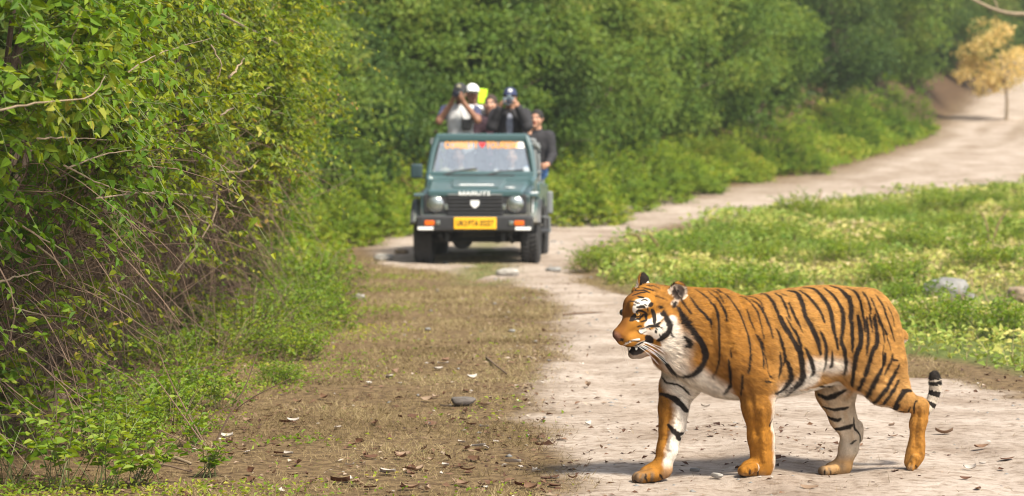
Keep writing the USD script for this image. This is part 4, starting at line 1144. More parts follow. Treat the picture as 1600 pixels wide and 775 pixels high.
# yellow tree at the far bend, its sunlight put into the leaf colour
def yellow_tree():
    rng = np.random.default_rng(8)
    x, y, z = hill_at(1571, 90.0)
    t = thing('yellow_tree', (x, y, z), label='small yellow leaved tree with painted in sunlight on a thin pale trunk by the far bend', cat='tree')
    lv, C, S = crown_mesh(rng, 2.7, 3.0, 22, 3400, .11, .40)
    lv = Many(lv[0] + [-.30, 0, -.15], lv[1], lv.k)
    tag(obj('crown', lv, 'leaf_yellow_sunlit', t), kind='stuff')
    obj('trunk', tube(spline([(0, 0, -.2), (.03, 0, .6), (-.05, 0, 1.3), (-.2, 0, 2.1)], 9), np.linspace(.06, .03, 9), 8), 'pale_twig', t)
    for k in range(7):
        obj('limb', tube(spline([(-.05, 0, 1.2), C[k] * [.5, .5, .9] + [-.2, 0, 0], C[k] + [-.3, 0, -.15]], 6), np.linspace(.025, .008, 6), 5), 'pale_twig', t)
yellow_tree()

def bare_tree():
    y = 47.0
    t = thing('bare_tree', label='bare pale branch reaching into the top right corner', cat='tree')
    a, b, c, d = pt(1522, 0, y=y), pt(1560, 17, y=y), pt(1605, 22, y=y), pt(1690, 10, y=y)
    g = pt(1740, 300, y=y); g[2] = land(g[0], y) - .1
    obj('branch', tube(spline([pt(1500, -12, y=y), a, b, c, d, (g + [0, 0, 3.2])], 16), np.linspace(.018, .055, 16), 7), 'pale_twig', t)
    obj('branch', tube(spline([b, pt(1550, -12, y=y)], 5), np.linspace(.018, .010, 5), 6), 'pale_twig', t)
    obj('trunk', tube(spline([g, g + [.1, 0, 1.6], g + [0, 0, 3.4], g + [.2, 0, 5.5]], 12), np.linspace(.13, .05, 12), 9), 'bark', t)
bare_tree()
# ------------------------------------------------------------------ weeds, grass, litter and stones
def on_ground(u, v):
    """where the ground is seen at a pixel of the photograph"""
    d = ray(u, v)
    ts = np.geomspace(9, 130, 900)
    q = CAM + d * ts[:, None]
    h = land(q[:, 0], q[:, 1], False)
    k = np.argmax(q[:, 2] < h)
    p = q[k]; p[2] = float(land(p[:1], p[1:2])[0])
    return p

def scatter(rng, n, x0, x1, y0, y1, ypow=1.0):
    x = rng.uniform(x0, x1, n); y = y0 + (y1 - y0) * rng.random(n) ** ypow
    return x, y

def build_grass():
    rng = np.random.default_rng(301)
    # short dry grass of the verge
    x, y = scatter(rng, 800000, -2.9, 3.2, 11.6, 38, 1.35)
    s, g, f = masks(x, y)
    tuft = noise2(x, y, 2.2, 51) + .5
    keep = rng.random(len(x)) < (1 - s) * (1 - f * .75) * (1 - g * .6) * np.clip((tuft - .34) / .28, .06, 1) * .60 + .003 * s
    x, y = x[keep], y[keep]; z = land(x, y); n = len(x)
    d = np.stack([rng.normal(0, .8, n), rng.normal(0, .8, n), rng.uniform(.2, 1.1, n)], 1)
    L = rng.uniform(.014, .055, n) * np.interp(y, [12, 20, 36], [1, 1.05, 1.3]) * (.6 + tuft[keep] * .9)
    lv = leaves(np.stack([x, y, z - .004], 1), d, rng.normal(0, 1, (n, 3)) + [0, -.6, .6], L, np.interp(y, [12, 20, 36], [.0032, .0042, .007]), 1, 0, .25)
    obj('dry_grass', lv, 'straw', label='short dry straw coloured grass covering the verge left of the track', cat='grass', kind='stuff')
    # fresh green shoots among it
    x, y = scatter(rng, 130000, -2.9, .5, 11.6, 34, 1.3)
    s, g, f = masks(x, y)
    w = np.clip((noise2(x, y, .9, 53) + .05) * 4, 0, 1) * np.clip((-.65 - x) / .9, .05, 1) * (1 - s)
    keep = rng.random(len(x)) < w * .55
    x, y = x[keep], y[keep]; z = land(x, y); n = len(x)
    d = np.stack([rng.normal(0, .8, n), rng.normal(0, .8, n), rng.uniform(.1, .7, n)], 1)
    sz = rng.uniform(.016, .036, n)
    lv = leaves(np.stack([x, y, z + rng.uniform(0, .035, n)], 1), d, rng.normal(0, .35, (n, 3)) + [0, -.2, 1], sz, sz * .55, 2)
    obj('small_weeds', lv, 'leaf_bright', label='tiny green weeds sprouting on the verge below the left bank', cat='weeds', kind='stuff')
    # the meadow right of the track
    x, y = scatter(rng, 460000, .5, 34, 16, 74, 1.15)
    s, g, f = masks(x, y)
    u, v, dd = project(np.stack([x, y, 0 * x], 1))
    inv = u < 2250
    lump = np.clip(noise2(x, y, .55, 61) * 1.6 + .5, 0, 1)
    clear = np.min([np.hypot(x - q[0], (y - q[1]) * .5) for q in (on_ground(1477, 478), on_ground(1592, 480), on_ground(1512, 474))], 0) > .30
    keep = inv & clear & (rng.random(len(x)) < g * np.clip((noise2(x, y, 2.0, 62) + .42) * 1.6, .15, 1))
    x, y, lump = x[keep], y[keep], lump[keep]; z = land(x, y); n = len(x)
    hgt = (.04 + .36 * lump ** 1.6) * np.interp(y, [18, 22, 30, 60], [.35, .8, 1, 1.1])
    zz = z + hgt * rng.random(n) ** .7
    d = np.stack([rng.normal(0, 1, n), rng.normal(0, 1, n), rng.normal(.1, .45, n)], 1)
    sz = rng.uniform(.034, .078, n) * np.interp(y, [18, 30, 60], [.9, 1.25, 2.0])
    lv = leaves(np.stack([x, y, zz], 1), d, rng.normal(0, .45, (n, 3)) + [0, -.35, 1], sz, sz * .62, 2)
    lv.scale, lv.low = .6, .62
    obj('meadow_weeds', lv, 'leaf_meadow', label='low leafy light green weeds filling the meadow right of the track', cat='weeds', kind='stuff')
    # grass blades and straw through the meadow
    x, y = scatter(rng, 160000, .5, 34, 16, 74, 1.1)
    s, g, f = masks(x, y); u, v, dd = project(np.stack([x, y, 0 * x], 1))
    keep = (u < 2250) & (rng.random(len(x)) < g * np.clip(noise2(x, y, .4, 63) * 2.4 + .45, .08, 1))
    x, y = x[keep], y[keep]; z = land(x, y); n = len(x)
    d = np.stack([rng.normal(0, .35, n), rng.normal(0, .35, n), np.ones(n)], 1)
    L = rng.uniform(.10, .34, n)
    lv = leaves(np.stack([x, y, z], 1), d, rng.normal(0, 1, (n, 3)) + [0, -1, 0], L, np.interp(y, [18, 60], [.006, .014]), 1, 0, .3)
    obj('meadow_straw', lv, 'straw', label='dry straw blades standing among the green meadow weeds', cat='grass', kind='stuff')

def build_undergrowth():
    rng = np.random.default_rng(311)
    n = 60000
    k = rng.random(n); L = HILL.length
    a = np.array([HILL.interpolate(q).coords[0] for q in np.linspace(L * .20, HILL.project(shapely.Point(12.6, 86)), 400)])
    i = k * 398.99; j = i.astype(int); c = a[j] + (a[j + 1] - a[j]) * (i - j)[:, None]
    tg = unit(a[j + 1] - a[j]); off = rng.normal(.35, .75, n)
    x = c[:, 0] - tg[:, 1] * off; y = c[:, 1] + tg[:, 0] * off
    s, g, f = masks(x, y)
    lump = np.clip(noise2(x, y, .45, 81) * 2.2 + .45, 0, 1)
    keep = (rng.random(n) < np.clip(lump * 1.3, .05, 1)) & (s < .25) & (off > -.9 + .5 * lump)
    x, y, lump, off = x[keep], y[keep], lump[keep], off[keep]; m = len(x)
    h = (.08 + 1.0 * lump ** 1.5 * np.clip(1 - np.abs(off - .4) / 1.6, .1, 1)) * rng.random(m) ** .6
    d = np.stack([rng.normal(0, 1, m), rng.normal(0, 1, m), rng.normal(.0, .5, m)], 1)
    sz = rng.uniform(.06, .14, m)
    obj('undergrowth', leaves(np.stack([x, y, land(x, y) + h], 1), d, rng.normal(0, .45, (m, 3)) + [.1, -.6, .8], sz, sz * .6, 2), 'leaf_bright',
        label='uneven bright green undergrowth along the far edge of the track', cat='undergrowth', kind='stuff')

def build_litter():
    rng = np.random.default_rng(401)
    # countable dead leaves: near ones, each its own thing
    spots = []
    while len(spots) < 150:
        if rng.random() < .68: u, v = rng.uniform(330, 930), 560 + 212 * rng.random() ** .8
        else: u, v = rng.uniform(1090, 1590), rng.uniform(640, 770)
        p = on_ground(u, v)
        s, g, f = (float(q[0]) for q in masks(p[:1], p[1:2]))
        if rng.random() < (1 - s * .75): spots.append(p)
    protos = []
    for i, p in enumerate(spots):
        if len(protos) < 8:
            r = np.random.default_rng(900 + i); n = 7
            t = np.linspace(0, 1, n); w = .5 * np.sin(np.pi * np.clip(t * .96 + .03, 0, 1)) ** .8 * r.uniform(.42, .6)
            curl = r.uniform(.2, .7); tw = r.uniform(-.6, .6)
            z = .10 + curl * (t - .5) ** 2
            V = []
            for sx in (-1, 0, 1):
                V.append(np.stack([t - .5, sx * w + .08 * np.sin(t * 3 + tw), z + (abs(sx) * r.uniform(.05, .22) + sx * tw * .1 * t)], 1))
            V = np.concatenate(V) * .075
            F = []
            for a in range(2):
                for j in range(n - 1): F += [[a * n + j, a * n + j + 1, a * n + n + j + 1], [a * n + j, a * n + n + j + 1, a * n + n + j]]
            l = obj('fallen_leaf', Many(V, np.array(F), len(V), 37. + 11 * i), ('dead_leaf', 'dead_leaf', 'dead_leaf', 'pale_chip')[i % 4], smooth=True, label='dry curled dead leaf lying on the verge or the track', cat='leaf', group='dry dead leaves scattered on the ground')
            x = UsdGeom.Xformable(l)
            protos.append(str(l.GetPath()))
        else:
            m = UsdGeom.Mesh.Define(stage, '/World/' + numbered('fallen_leaf')); x = UsdGeom.Xformable(m)
        sc = rng.uniform(.55, 1.35)
        x.AddTranslateOp().Set(Gf.Vec3d(*(p + [0, 0, .004]))); x.AddRotateZOp().Set(float(rng.uniform(0, 360))); x.AddRotateXOp().Set(float(rng.normal(0, 14))); x.AddScaleOp().Set(Gf.Vec3f(sc, sc, sc * float(rng.uniform(.6, 1.5))))
        if i >= 8: m.GetPrim().GetReferences().AddInternalReference(protos[i % 8])
    # the uncountable rest
    x, y = scatter(rng, 44000, -2.9, 4.2, 11.6, 32, 1.4)
    s, g, f = masks(x, y)
    band = np.exp(-((x - np.interp(y, [12, 16, 22, 30], [.15, .0, .15, .3])) / .45) ** 2) + 1.1 * np.exp(-(((x - 1.25) / .75) ** 2 + ((y - 15.3) / 1.4) ** 2)) + .9 * np.exp(-(((x - 3.4) / 1.2) ** 2 + ((y - 19.0) / 1.3) ** 2)) + .8 * (x < -1.2)
    keep = rng.random(len(x)) < np.clip(.14 * (1 - s) + .42 * band * np.clip(noise2(x, y, 1.7, 71) * 3 + .5, 0, 1), 0, 1) * (1 - g * .6)
    x, y = x[keep], y[keep]; n = len(x); z = land(x, y)
    sz = rng.uniform(.010, .045, n) * np.where(rng.random(n) < .12, 1.5, 1)
    d = np.stack([rng.normal(0, 1, n), rng.normal(0, 1, n), rng.normal(0, .15, n)], 1)
    lv = leaves(np.stack([x, y, z + .006], 1), d, rng.normal(0, .3, (n, 3)) + [0, 0, 1], sz, sz * rng.uniform(.35, .7, n), 2, .35, -.15)
    obj('leaf_litter', lv, 'dead_leaf', label='scattered brown leaf litter on the verge and along the track edges', cat='leaf litter', kind='stuff')
    x, y = scatter(rng, 9000, -2.0, 4.2, 11.8, 34, 1.3)
    s, g, f = masks(x, y)
    band = np.exp(-(((x - 1.6) / 1.1) ** 2 + ((y - 15.4) / 1.5) ** 2)) + .5 * np.exp(-((x - .1) / .5) ** 2) + .12
    keep = rng.random(len(x)) < .55 * band * np.clip(noise2(x, y, 2.2, 72) * 4 + .4, 0, 1) * (1 - g)
    x, y = x[keep], y[keep]; n = len(x); z = land(x, y)
    sz = rng.uniform(.010, .034, n)
    d = np.stack([rng.normal(0, 1, n), rng.normal(0, .6, n), rng.normal(0, .12, n)], 1)
    lv = leaves(np.stack([x, y, z + .006], 1), d, rng.normal(0, .22, (n, 3)) + [0, 0, 1], sz, sz * rng.uniform(.4, .9, n), 2, .2, -.1)
    obj('pale_flakes', lv, 'pale_chip', label='pale bleached leaf flakes scattered on the track around the tiger', cat='leaf litter', kind='stuff')
    # small pebbles
    x, y = scatter(rng, 7000, -1.0, 4.6, 11.8, 44, 1.5)
    s, g, f = masks(x, y)
    keep = rng.random(len(x)) < .22 * (s + .35) * (1 - g) * np.clip(noise2(x, y, 1.3, 73) * 4 + .5, .05, 1)
    x, y = x[keep], y[keep]; n = len(x); z = land(x, y)
    o = np.array([[1, 0, 0], [-1, 0, 0], [0, 1, 0], [0, -1, 0], [0, 0, 1], [0, 0, -1]], float)
    of = np.array([[0, 2, 4], [2, 1, 4], [1, 3, 4], [3, 0, 4], [2, 0, 5], [1, 2, 5], [3, 1, 5], [0, 3, 5]])
    sz = rng.uniform(.004, .016, n) * np.interp(y, [12, 40], [1, 2.2])
    V = o[None] * (sz[:, None, None] * rng.uniform(.6, 1.3, (n, 6, 1)) * [1.2, 1, .6]) + np.stack([x, y, z + sz * .2], 1)[:, None]
    obj('pebbles', (V.reshape(-1, 3), (of[None] + (np.arange(n) * 6)[:, None, None]).reshape(-1, 3)), 'rock_grey', smooth=True, label='small grey pebbles scattered over the dirt track', cat='pebbles', kind='stuff')

def stone(px, w_px, hfac, m, label, seed, flat=1.0, cat='stone'):
    p = on_ground(*px); p[2] += w_px * .0006
    r = w_px / 2 / (F_PX / p[1])
    s = trimesh.creation.icosphere(3, 1.0)
    v = s.vertices.copy()
    v *= (1 + .55 * (meshkit.fbm(v * 1.3 + seed * 7.1, 3, seed) - .5) + .12 * (meshkit.fbm(v * 5 + seed, 2, seed + 3) - .5))[:, None]
    v = np.where(v > .62, .62 + (v - .62) * .45, v)
    v *= [r, r * .8 * flat, r * hfac]
    v[:, 2] += r * hfac * .35
    t = obj('stone', (v, s.faces), m, smooth=35, label=label, cat=cat)
    x = UsdGeom.Xformable(t); x.AddTranslateOp().Set(Gf.Vec3d(*p)); x.AddRotateZOp().Set(float(seed * 37 % 360))
    return t

def build_stones():
    stone((1477, 470), 82, .62, 'rock_grey', 'large grey boulder lying in the green meadow', 1)
    stone((1592, 474), 58, .60, 'rock_tan', 'rounded tan boulder in the meadow at the right edge', 2)
    stone((1512, 470), 34, .5, 'rock_grey', 'small grey stone touching the large boulder in the meadow', 3)
    stone((558, 468), 26, .5, 'rock_pale', 'pale stone on the verge beside the left bank weeds', 4)
    stone((722, 636), 42, .38, 'rock_dark', 'dark flat stone lying in the middle of the dry verge', 5, .7)
    stone((82, 640), 46, .75, 'rock_tan', 'tan stone half hidden under the left bank shrubs', 6)
    stone((795, 432), 46, .35, 'rock_pale', 'pale flat stone in front of the jeep right wheel', 7)
    stone((600, 408), 40, .4, 'rock_pale', 'grey stone on the ground left of the jeep front wheel', 8)
    stone((628, 398), 24, .5, 'rock_tan', 'small tan stone just left of the jeep front wheel', 9)
    stone((866, 425), 26, .4, 'rock_grey', 'small grey stone on the track right of the jeep', 10)
    stone((800, 520), 12, .5, 'rock_grey', 'small white stone at the border of verge and track', 11)
    stone((668, 517), 12, .5, 'rock_grey', 'tiny pale stone in the middle of the far verge', 12)
    stone((1120, 750), 30, .3, 'rock_pale', 'flat pale stone between the front paws of the tiger', 13, .5)
    stone((1085, 738), 18, .4, 'rock_grey', 'small pale stone behind the forward paw of the tiger', 14)
    # dead wood on the ground
    def stick(pxs, w, m, label, lift=.03, cat='stick', name='fallen_stick'):
        pts = []
        for i, (u, v) in enumerate(pxs):
            p = on_ground(u, v); p[2] += lift * (1 + .6 * math.sin(i * 2.3)); pts.append(p)
        r = w / 2 / (F_PX / pts[0][1])
        return obj(name, tube(spline(pts, 12), np.linspace(r, r * .5, 12), 7), m, smooth=True, label=label, cat=cat)
    stick([(232, 722), (262, 724), (298, 730)], 9, 'pale_twig', 'pale piece of dead wood on the ground at the bottom left', .02)
    stick([(880, 493), (915, 492), (945, 488)], 4, 'dead_twig', 'thin dark stick lying across the pale track', .015)
    stick([(760, 566), (775, 577), (792, 585)], 4, 'dead_twig', 'short dark stick on the verge near the track edge', .015)
    stick([(262, 535), (290, 533), (322, 522)], 7, 'bark', 'dark broken branch lying at the foot of the left bank', .06)
    stick([(140, 660), (160, 652), (188, 640)], 7, 'pale_twig', 'pale broken stem leaning beside the tan stone', .05)
    stick([(200, 765), (240, 740), (300, 742)], 5, 'dead_twig', 'crooked brown stick on the weeds at the bottom left', .03)
    # upright bare twig near the camera, forked
    t = thing('bare_twig', label='tall bare forked twig leaning out of the verge at the bottom left', cat='twig')
    y = 14.6
    a, b, c, d = pt(318, 712, y=y), pt(355, 655, y=y), pt(383, 605, y=y), pt(404, 545, y=y)
    a[2] = float(land(a[:1], a[1:2])[0]) - .02
    obj('stem', tube(spline([a, b, c, d], 12), np.linspace(.007, .0025, 12), 6), 'dead_twig', t)
    obj('side_twig', tube(spline([pt(368, 640, y=y), pt(400, 618, y=y - .05), pt(456, 590, y=y - .1)], 9), np.linspace(.004, .0018, 9), 5), 'dead_twig', t)
    t = thing('bare_twig', label='low bare twig fanning over the weeds left of the tall forked twig', cat='twig')
    y = 15.2
    a = pt(330, 690, y=y); a[2] = float(land(a[:1], a[1:2])[0]) - .02
    for q in ([(250, 600), (235, 585)], [(225, 660), (180, 640)], [(290, 640), (262, 585), (245, 540)]):
        obj('stem', tube(spline([a] + [pt(*k, y=y + .1) for k in q], 9), np.linspace(.005, .0018, 9), 5), 'dead_twig', t)

def build_herbs():
    """leafy plants in the foreground, bottom left; the nearest with every leaf a part"""
    rng = np.random.default_rng(501)
    spots = [((20, 760), .42, 'leafy green herb in the bottom left corner'), ((95, 768), .38, 'leafy green herb second from the bottom left corner'), ((165, 770), .32, 'fresh green herb at the bottom edge below the pale wood'),
             ((60, 715), .40, 'green herb below the tan stone at the left'), ((140, 700), .34, 'green herb with pale tips right of the tan stone'), ((225, 760), .26, 'yellowish green herb at the bottom edge beside a crooked stick'),
             ((215, 690), .30, 'yellow green herb at the foot of the low bare twig'), ((270, 655), .24, 'small green herb under the low bare twig'), ((15, 690), .5, 'tall leafy herb at the left picture edge'),
             ((185, 645), .3, 'green herb between the tan stone and the brown tangle'), ((330, 745), .16, 'small green herb beside the base of the forked twig'), ((300, 700), .18, 'small pale green herb left of the forked twig')]
    for i, ((u, v), h, label) in enumerate(spots):
        p = on_ground(u, min(v, 772))
        t = thing('leafy_herb', p, label=label, cat='herb')
        ns = 14; stems = []
        for k in range(ns):
            a = rng.uniform(0, 2 * np.pi); tip = np.array([math.cos(a), math.sin(a), 0]) * h * rng.uniform(.2, 1.0) + [0, 0, h * rng.uniform(.45, 1.2)]
            b = rng.normal(0, .04, 3) * [1, 1, 0]
            pts = spline([b, (b + tip) / 2 + [0, 0, h * .12], tip], 7)
            stems.append(tube(pts, np.linspace(.0026, .0013, 7), 3))
            n = 6 if i < 9 else 4
            kk = np.linspace(.35, 1, n); q = np.stack([np.interp(kk, np.linspace(0, 1, 7), pts[:, c]) for c in range(3)], 1)
            ang = np.arange(n) * 2.4 + rng.uniform(0, 6)
            d = np.stack([np.cos(ang), np.sin(ang), rng.uniform(-.1, .5, n)], 1)
            nr = np.array([0, 0, 1.0]) + rng.normal(0, .3, (n, 3)) - d * .2
            sz = rng.uniform(.05, .088, n) * (1.1 - .4 * kk) * (h / .36) ** .4
            V, F = leaves(q, d, nr, sz, sz * .66, 4)
            for j in range(n):
                obj('leaf', Many(V[j * 6:j * 6 + 6], F[:4], 6, 20.), 'leaf_near' if (i * 3 + k) % 3 == 0 else 'leaf_bright', t)
        tag(obj('stems', cat_meshes(stems), 'green_stem', t), kind='stuff')
    # weeds along the foot of the bank
    P_ = None; W2 = []
    for i in range(42):
        y = 15.0 + i * .42; x = float(np.interp(y, [13, 17, 21, 24, 30, 34], [-2.15, -2.1, -1.95, -1.85, -2.15, -2.5])) + rng.normal(0, .22)
        dens = .8 if y < 21 else 1.0
        if y < 19 and i % 2 or i % 9 == 3: continue
        z = float(land(np.array([x]), np.array([y]))[0])
        sc = rng.uniform(.55, 1.2) * np.interp(y, [14, 20, 25, 33], [.65, .8, 1.1, 1.1])
        lab = 'bright green weeds growing along the foot of the left bank'
        if i % 3 == 2 and len(W2):                                     # drier, thinner tufts between
            copy_of(W2[0], 'dry_weed', (x, y, z), float(rng.uniform(0, 360)), sc, 'thin olive and brown weed tuft at the foot of the left bank', 'weeds', 'thin dry weed tufts at the foot of the left bank'); continue
        if i % 3 == 2:
            t = thing('dry_weed', (x, y, z), 0, sc, 'thin olive and brown weed tuft at the foot of the left bank', 'weeds', 'thin dry weed tufts at the foot of the left bank'); W2.append(str(t.GetPath()))
            n = 60; a = rng.uniform(0, 6.283, n); rr = .34 * np.sqrt(rng.random(n)); base = np.stack([np.cos(a) * rr, np.sin(a) * rr, np.abs(rng.normal(.03, .06, n))], 1)
            lv, st = sprigs(rng, base, np.stack([np.cos(a) * .8, np.sin(a) * .8, np.ones(n) * .8], 1), 6, .34, .05, .028, 2, .2, .9)
            tag(obj('foliage', lv, 'leaf_bank', t), kind='stuff'); p0 = base; p2 = base + np.stack([np.cos(a) * .35, np.sin(a) * .35, rng.uniform(.05, .5, n)], 1)
            tag(obj('stems', many_tubes(p0, (p0 + p2) / 2 + [0, 0, .1], p2, np.full(n, .003), np.full(n, .001), 4, 3), 'dead_twig', t), kind='stuff'); continue
        if P_ is None:
            t = thing('bank_weed', (x, y, z), 0, sc, lab, 'weeds', 'weeds along the foot of the left bank')
            n = 110; a = rng.uniform(0, 6.283, n); rr = .30 * np.sqrt(rng.random(n))
            base = np.stack([np.cos(a) * rr, np.sin(a) * rr, np.abs(rng.normal(.05, .1, n))], 1)
            lv, st = sprigs(rng, base, np.stack([np.cos(a) * .5, np.sin(a) * .5, np.ones(n) * .9], 1), 8, .26, .052, .032, 2, .2, .9)
            tag(obj('foliage', lv, 'leaf_bright', t), kind='stuff'); tag(obj('stems', st, 'green_stem', t), kind='stuff')
            P_ = str(t.GetPath())
        else:
            copy_of(P_, 'bank_weed', (x, y, z), float(rng.uniform(0, 360)), sc, lab, 'weeds', 'weeds along the foot of the left bank')
    # weed clumps standing out of the meadow, and dry stalks
    mead = [((930, 425), 1.0, 'bright green weed clump at the near left corner of the meadow'), ((1005, 420), .9, 'green weed clump left of the tiger ears at the meadow border'), ((1100, 395), 1.0, 'weed clump in the meadow above the tiger neck'),
            ((1210, 390), 1.1, 'weed clump in the meadow above the tiger back'), ((1320, 420), 1.2, 'weed clump in the meadow above the tiger rump'), ((1420, 400), 1.3, 'broad weed clump in the middle of the right meadow'),
            ((1400, 450), 1.1, 'weed clump left of the large grey boulder'), ((1540, 430), 1.3, 'tall leafy weed clump between the two boulders'), ((1560, 380), 1.4, 'weed clump at the right edge above the boulders'),
            ((1460, 520), 1.0, 'yellow green weed clump below the large grey boulder'), ((1545, 530), 1.1, 'yellow green weed clump below the tan boulder'), ((1430, 480), .9, 'small weed clump right beside the tiger rump'), 
            ((1480, 340), 1.6, 'weed clump near the far border of the meadow'), ((1250, 345), 1.4, 'weed clump at the far meadow border above the tiger back')]
    for i, ((u, v), sc, label) in enumerate(mead):
        p = on_ground(u, v)
        c = copy_of(P_, 'meadow_weed', p, float(rng.uniform(0, 360)), sc * .9, label, 'weeds')
    k = 0
    while k < 70:
        x, y = rng.uniform(.8, 13), 20 + 40 * rng.random()
        g = masks(np.array([x]), np.array([y]))[1][0]; u = 800 + x / y * F_PX
        if g < .8 or u > 1660 or min(math.hypot(u - a, 0) for a in (1477, 1592)) < 60 and 20 < y < 32: continue
        copy_of(P_, 'meadow_weed', (x, y, float(land(np.array([x]), np.array([y]))[0]) - .05), float(rng.uniform(0, 360)), rng.uniform(.5, 1.2), 'leafy weed tuft rising a little above the green meadow', 'weeds', 'weed tufts spread over the meadow'); k += 1
    def stalk(pxs, y_at, w, label):
        g0 = on_ground(*y_at); y = g0[1]
        pts = [g0 - [0, 0, .03]] + [pt(a, b, y=y) for a, b in pxs]
        c = spline(pts, 10); r = w / (F_PX / y)
        s = unit(np.cross(np.gradient(c, axis=0), [0, 1, .3]))
        wd = r * np.sin(np.pi * np.linspace(.12, .97, 10))[:, None]
        V = np.vstack([c - s * wd / 2, c + [0, -.012, 0], c + s * wd / 2]); n = 10; F = []
        for a in range(2):
            for j in range(n - 1): F += [[a * n + j, a * n + j + 1, a * n + n + j + 1], [a * n + j, a * n + n + j + 1, a * n + n + j]]
        obj('dry_stalk', Many(V, np.array(F), len(V)), 'straw', smooth=True, label=label, cat='dry stalk')
    stalk([(1028, 385), (1012, 362)], (1042, 412), 6, 'broad dry straw blade standing at the meadow border left of the tiger ear column')
    stalk([(1000, 372), (978, 366)], (1010, 412), 5, 'bent dry straw blade drooping toward the track')
    stalk([(1275, 325), (1285, 295)], (1270, 345), 5, 'tall thin dry stalk at the far meadow border')
    stalk([(1560, 350), (1580, 320)], (1545, 400), 3.5, 'dry straw stalk at the right edge of the meadow')
    stalk([(1540, 345), (1525, 325)], (1550, 400), 3, 'leaning dry stalk near the right edge of the meadow')
    stalk([(1150, 400), (1128, 392)], (1165, 415), 9, 'fallen dry straw blade in the meadow above the tiger neck')

build_grass(); build_undergrowth(); build_litter(); build_stones(); build_herbs()
# ------------------------------------------------------------------ the open jeep
def car_paint(name, col, rough):
    mat(name, {'g': ('texture_coordinate', {}), 's': ('separate_xyz', {}), 'n': ('noise_texture', {'scale': 4.0, 'detail': 6.0, 'roughness': .65}),
               'h': ('map_range', {'from_min': 1.15, 'from_max': .35, 'to_min': -.28, 'to_max': .42, 'clamp': True}), 'a': ('math', {'math_type': 'add'}),
               'd': ('map_range', {'from_min': .45, 'from_max': .85, 'to_min': 0.0, 'to_max': .8, 'clamp': True}),
               'm': ('mix_color', {'a': col, 'b': (.20, .165, .125)}), 'r': ('map_range', {'from_min': 0.0, 'from_max': .8, 'to_min': rough, 'to_max': .85}),
               'p': ('principled_bsdf', {'coat_weight': .35, 'coat_roughness': .1})},
        [('g.object', 's.vector'), ('g.object', 'n.vector'), ('s.z', 'h.value'), ('h.result', 'a.value1'), ('n.fac', 'a.value2'), ('a.value', 'd.value'), ('d.result', 'm.fac'), ('m.result', 'p.base_color'), ('d.result', 'r.value'), ('r.result', 'p.roughness')])
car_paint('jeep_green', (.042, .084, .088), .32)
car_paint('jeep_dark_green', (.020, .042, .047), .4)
plain('black_plastic', (.020, .020, .022), .55, .2, 20)
plain('tyre_rubber', (.022, .021, .021), .85, .25, 14)
plain('under_dark', (.014, .014, .014), .8, .3, 10)
plain('chrome', (.75, .75, .76), .18, .05, 5, metal=1.0)
plain('grey_tube', (.16, .17, .17), .45, .1, 6)
plain('white_paint', (.78, .78, .76), .4, .04, 6)
plain('orange_letter', (.80, .34, .03), .5, .05, 6)
plain('red_paint', (.55, .03, .03), .5, .05, 6)
plain('amber_lens', (.65, .12, .01), .25, .1, 12, coat=.6)
plain('plate_yellow', (.78, .42, .01), .5, .04, 9)
plain('plate_ink', (.05, .03, .01), .6, .05, 9)
plain('seat_cloth', (.05, .05, .055), .9, .2, 20)
plain('rim_grey', (.30, .31, .32), .4, .1, 8, metal=.6)
plain('mud', (.22, .17, .12), .95, .3, 12)
mat('lamp_glass', {'n': ('wave_texture', {'wave_type': 'bands', 'bands_direction': 'x', 'scale': 14.0}), 'g': ('texture_coordinate', {}), 'b': ('bump', {'strength': .3, 'distance': .004}),
                   'p': ('principled_bsdf', {'base_color': (.30, .33, .31), 'metallic': .75, 'roughness': .16, 'coat_weight': 1.0})}, [('g.object', 'n.vector'), ('n.fac', 'b.height'), ('b.normal', 'p.normal')])
mat('window_glass', {'f': ('fresnel', {'IOR': 1.5}), 'm': ('math', {'math_type': 'multiply_add', 'value2': 1.0, 'value3': .30}), 't': ('transparent_bsdf', {'color': (.80, .86, .86)}),
                     'g': ('glossy_bsdf', {'color': (.92, .89, .84), 'roughness': .04}), 'x': ('mix_closure', {})},
    [('f.fac', 'm.value1'), ('m.value', 'x.fac'), ('t.BSDF', 'x.closure1'), ('g.BSDF', 'x.closure2')], surface='x.closure')

JO = on_ground(741, 413.5); JEEP_RZ = -3.5
JEEP_T = np.array([JO[0], JO[1], float(land(JO[:1], JO[1:2])[0]) - .025])
def jeep_world(p):
    a = math.radians(JEEP_RZ); c, s = math.cos(a), math.sin(a)
    p = np.asarray(p, float)
    return np.array([JEEP_T[0] + c * p[0] - s * p[1], JEEP_T[1] + s * p[0] + c * p[1], JEEP_T[2] + p[2]])

def loft(sections):
    """closed skin through rings of equal point count"""
    S = np.array(sections, float); n, k = S.shape[:2]
    V = S.reshape(-1, 3); F = []
    for i in range(n - 1):
        for j in range(k):
            a, b = i * k + j, i * k + (j + 1) % k
            F += [[a, b, b + k], [a, b + k, a + k]]
    V = np.vstack([V, S[0].mean(0), S[-1].mean(0)])
    for j in range(k):
        F.append([(j + 1) % k, j, n * k]); F.append([(n - 1) * k + j, (n - 1) * k + (j + 1) % k, n * k + 1])
    m = trimesh.Trimesh(V, np.array(F), process=False); m.fix_normals(); return m

def ring(xw, y, z0, z1, r=.05, n=4):
    pts = []
    for cx, cz, a0 in ((xw - r, z1 - r, 0), (-xw + r, z1 - r, 90), (-xw + r, z0 + r, 180), (xw - r, z0 + r, 270)):
        for t in np.linspace(a0, a0 + 90, n): pts.append((cx + r * math.cos(math.radians(t)), y, cz + r * math.sin(math.radians(t))))
    return pts

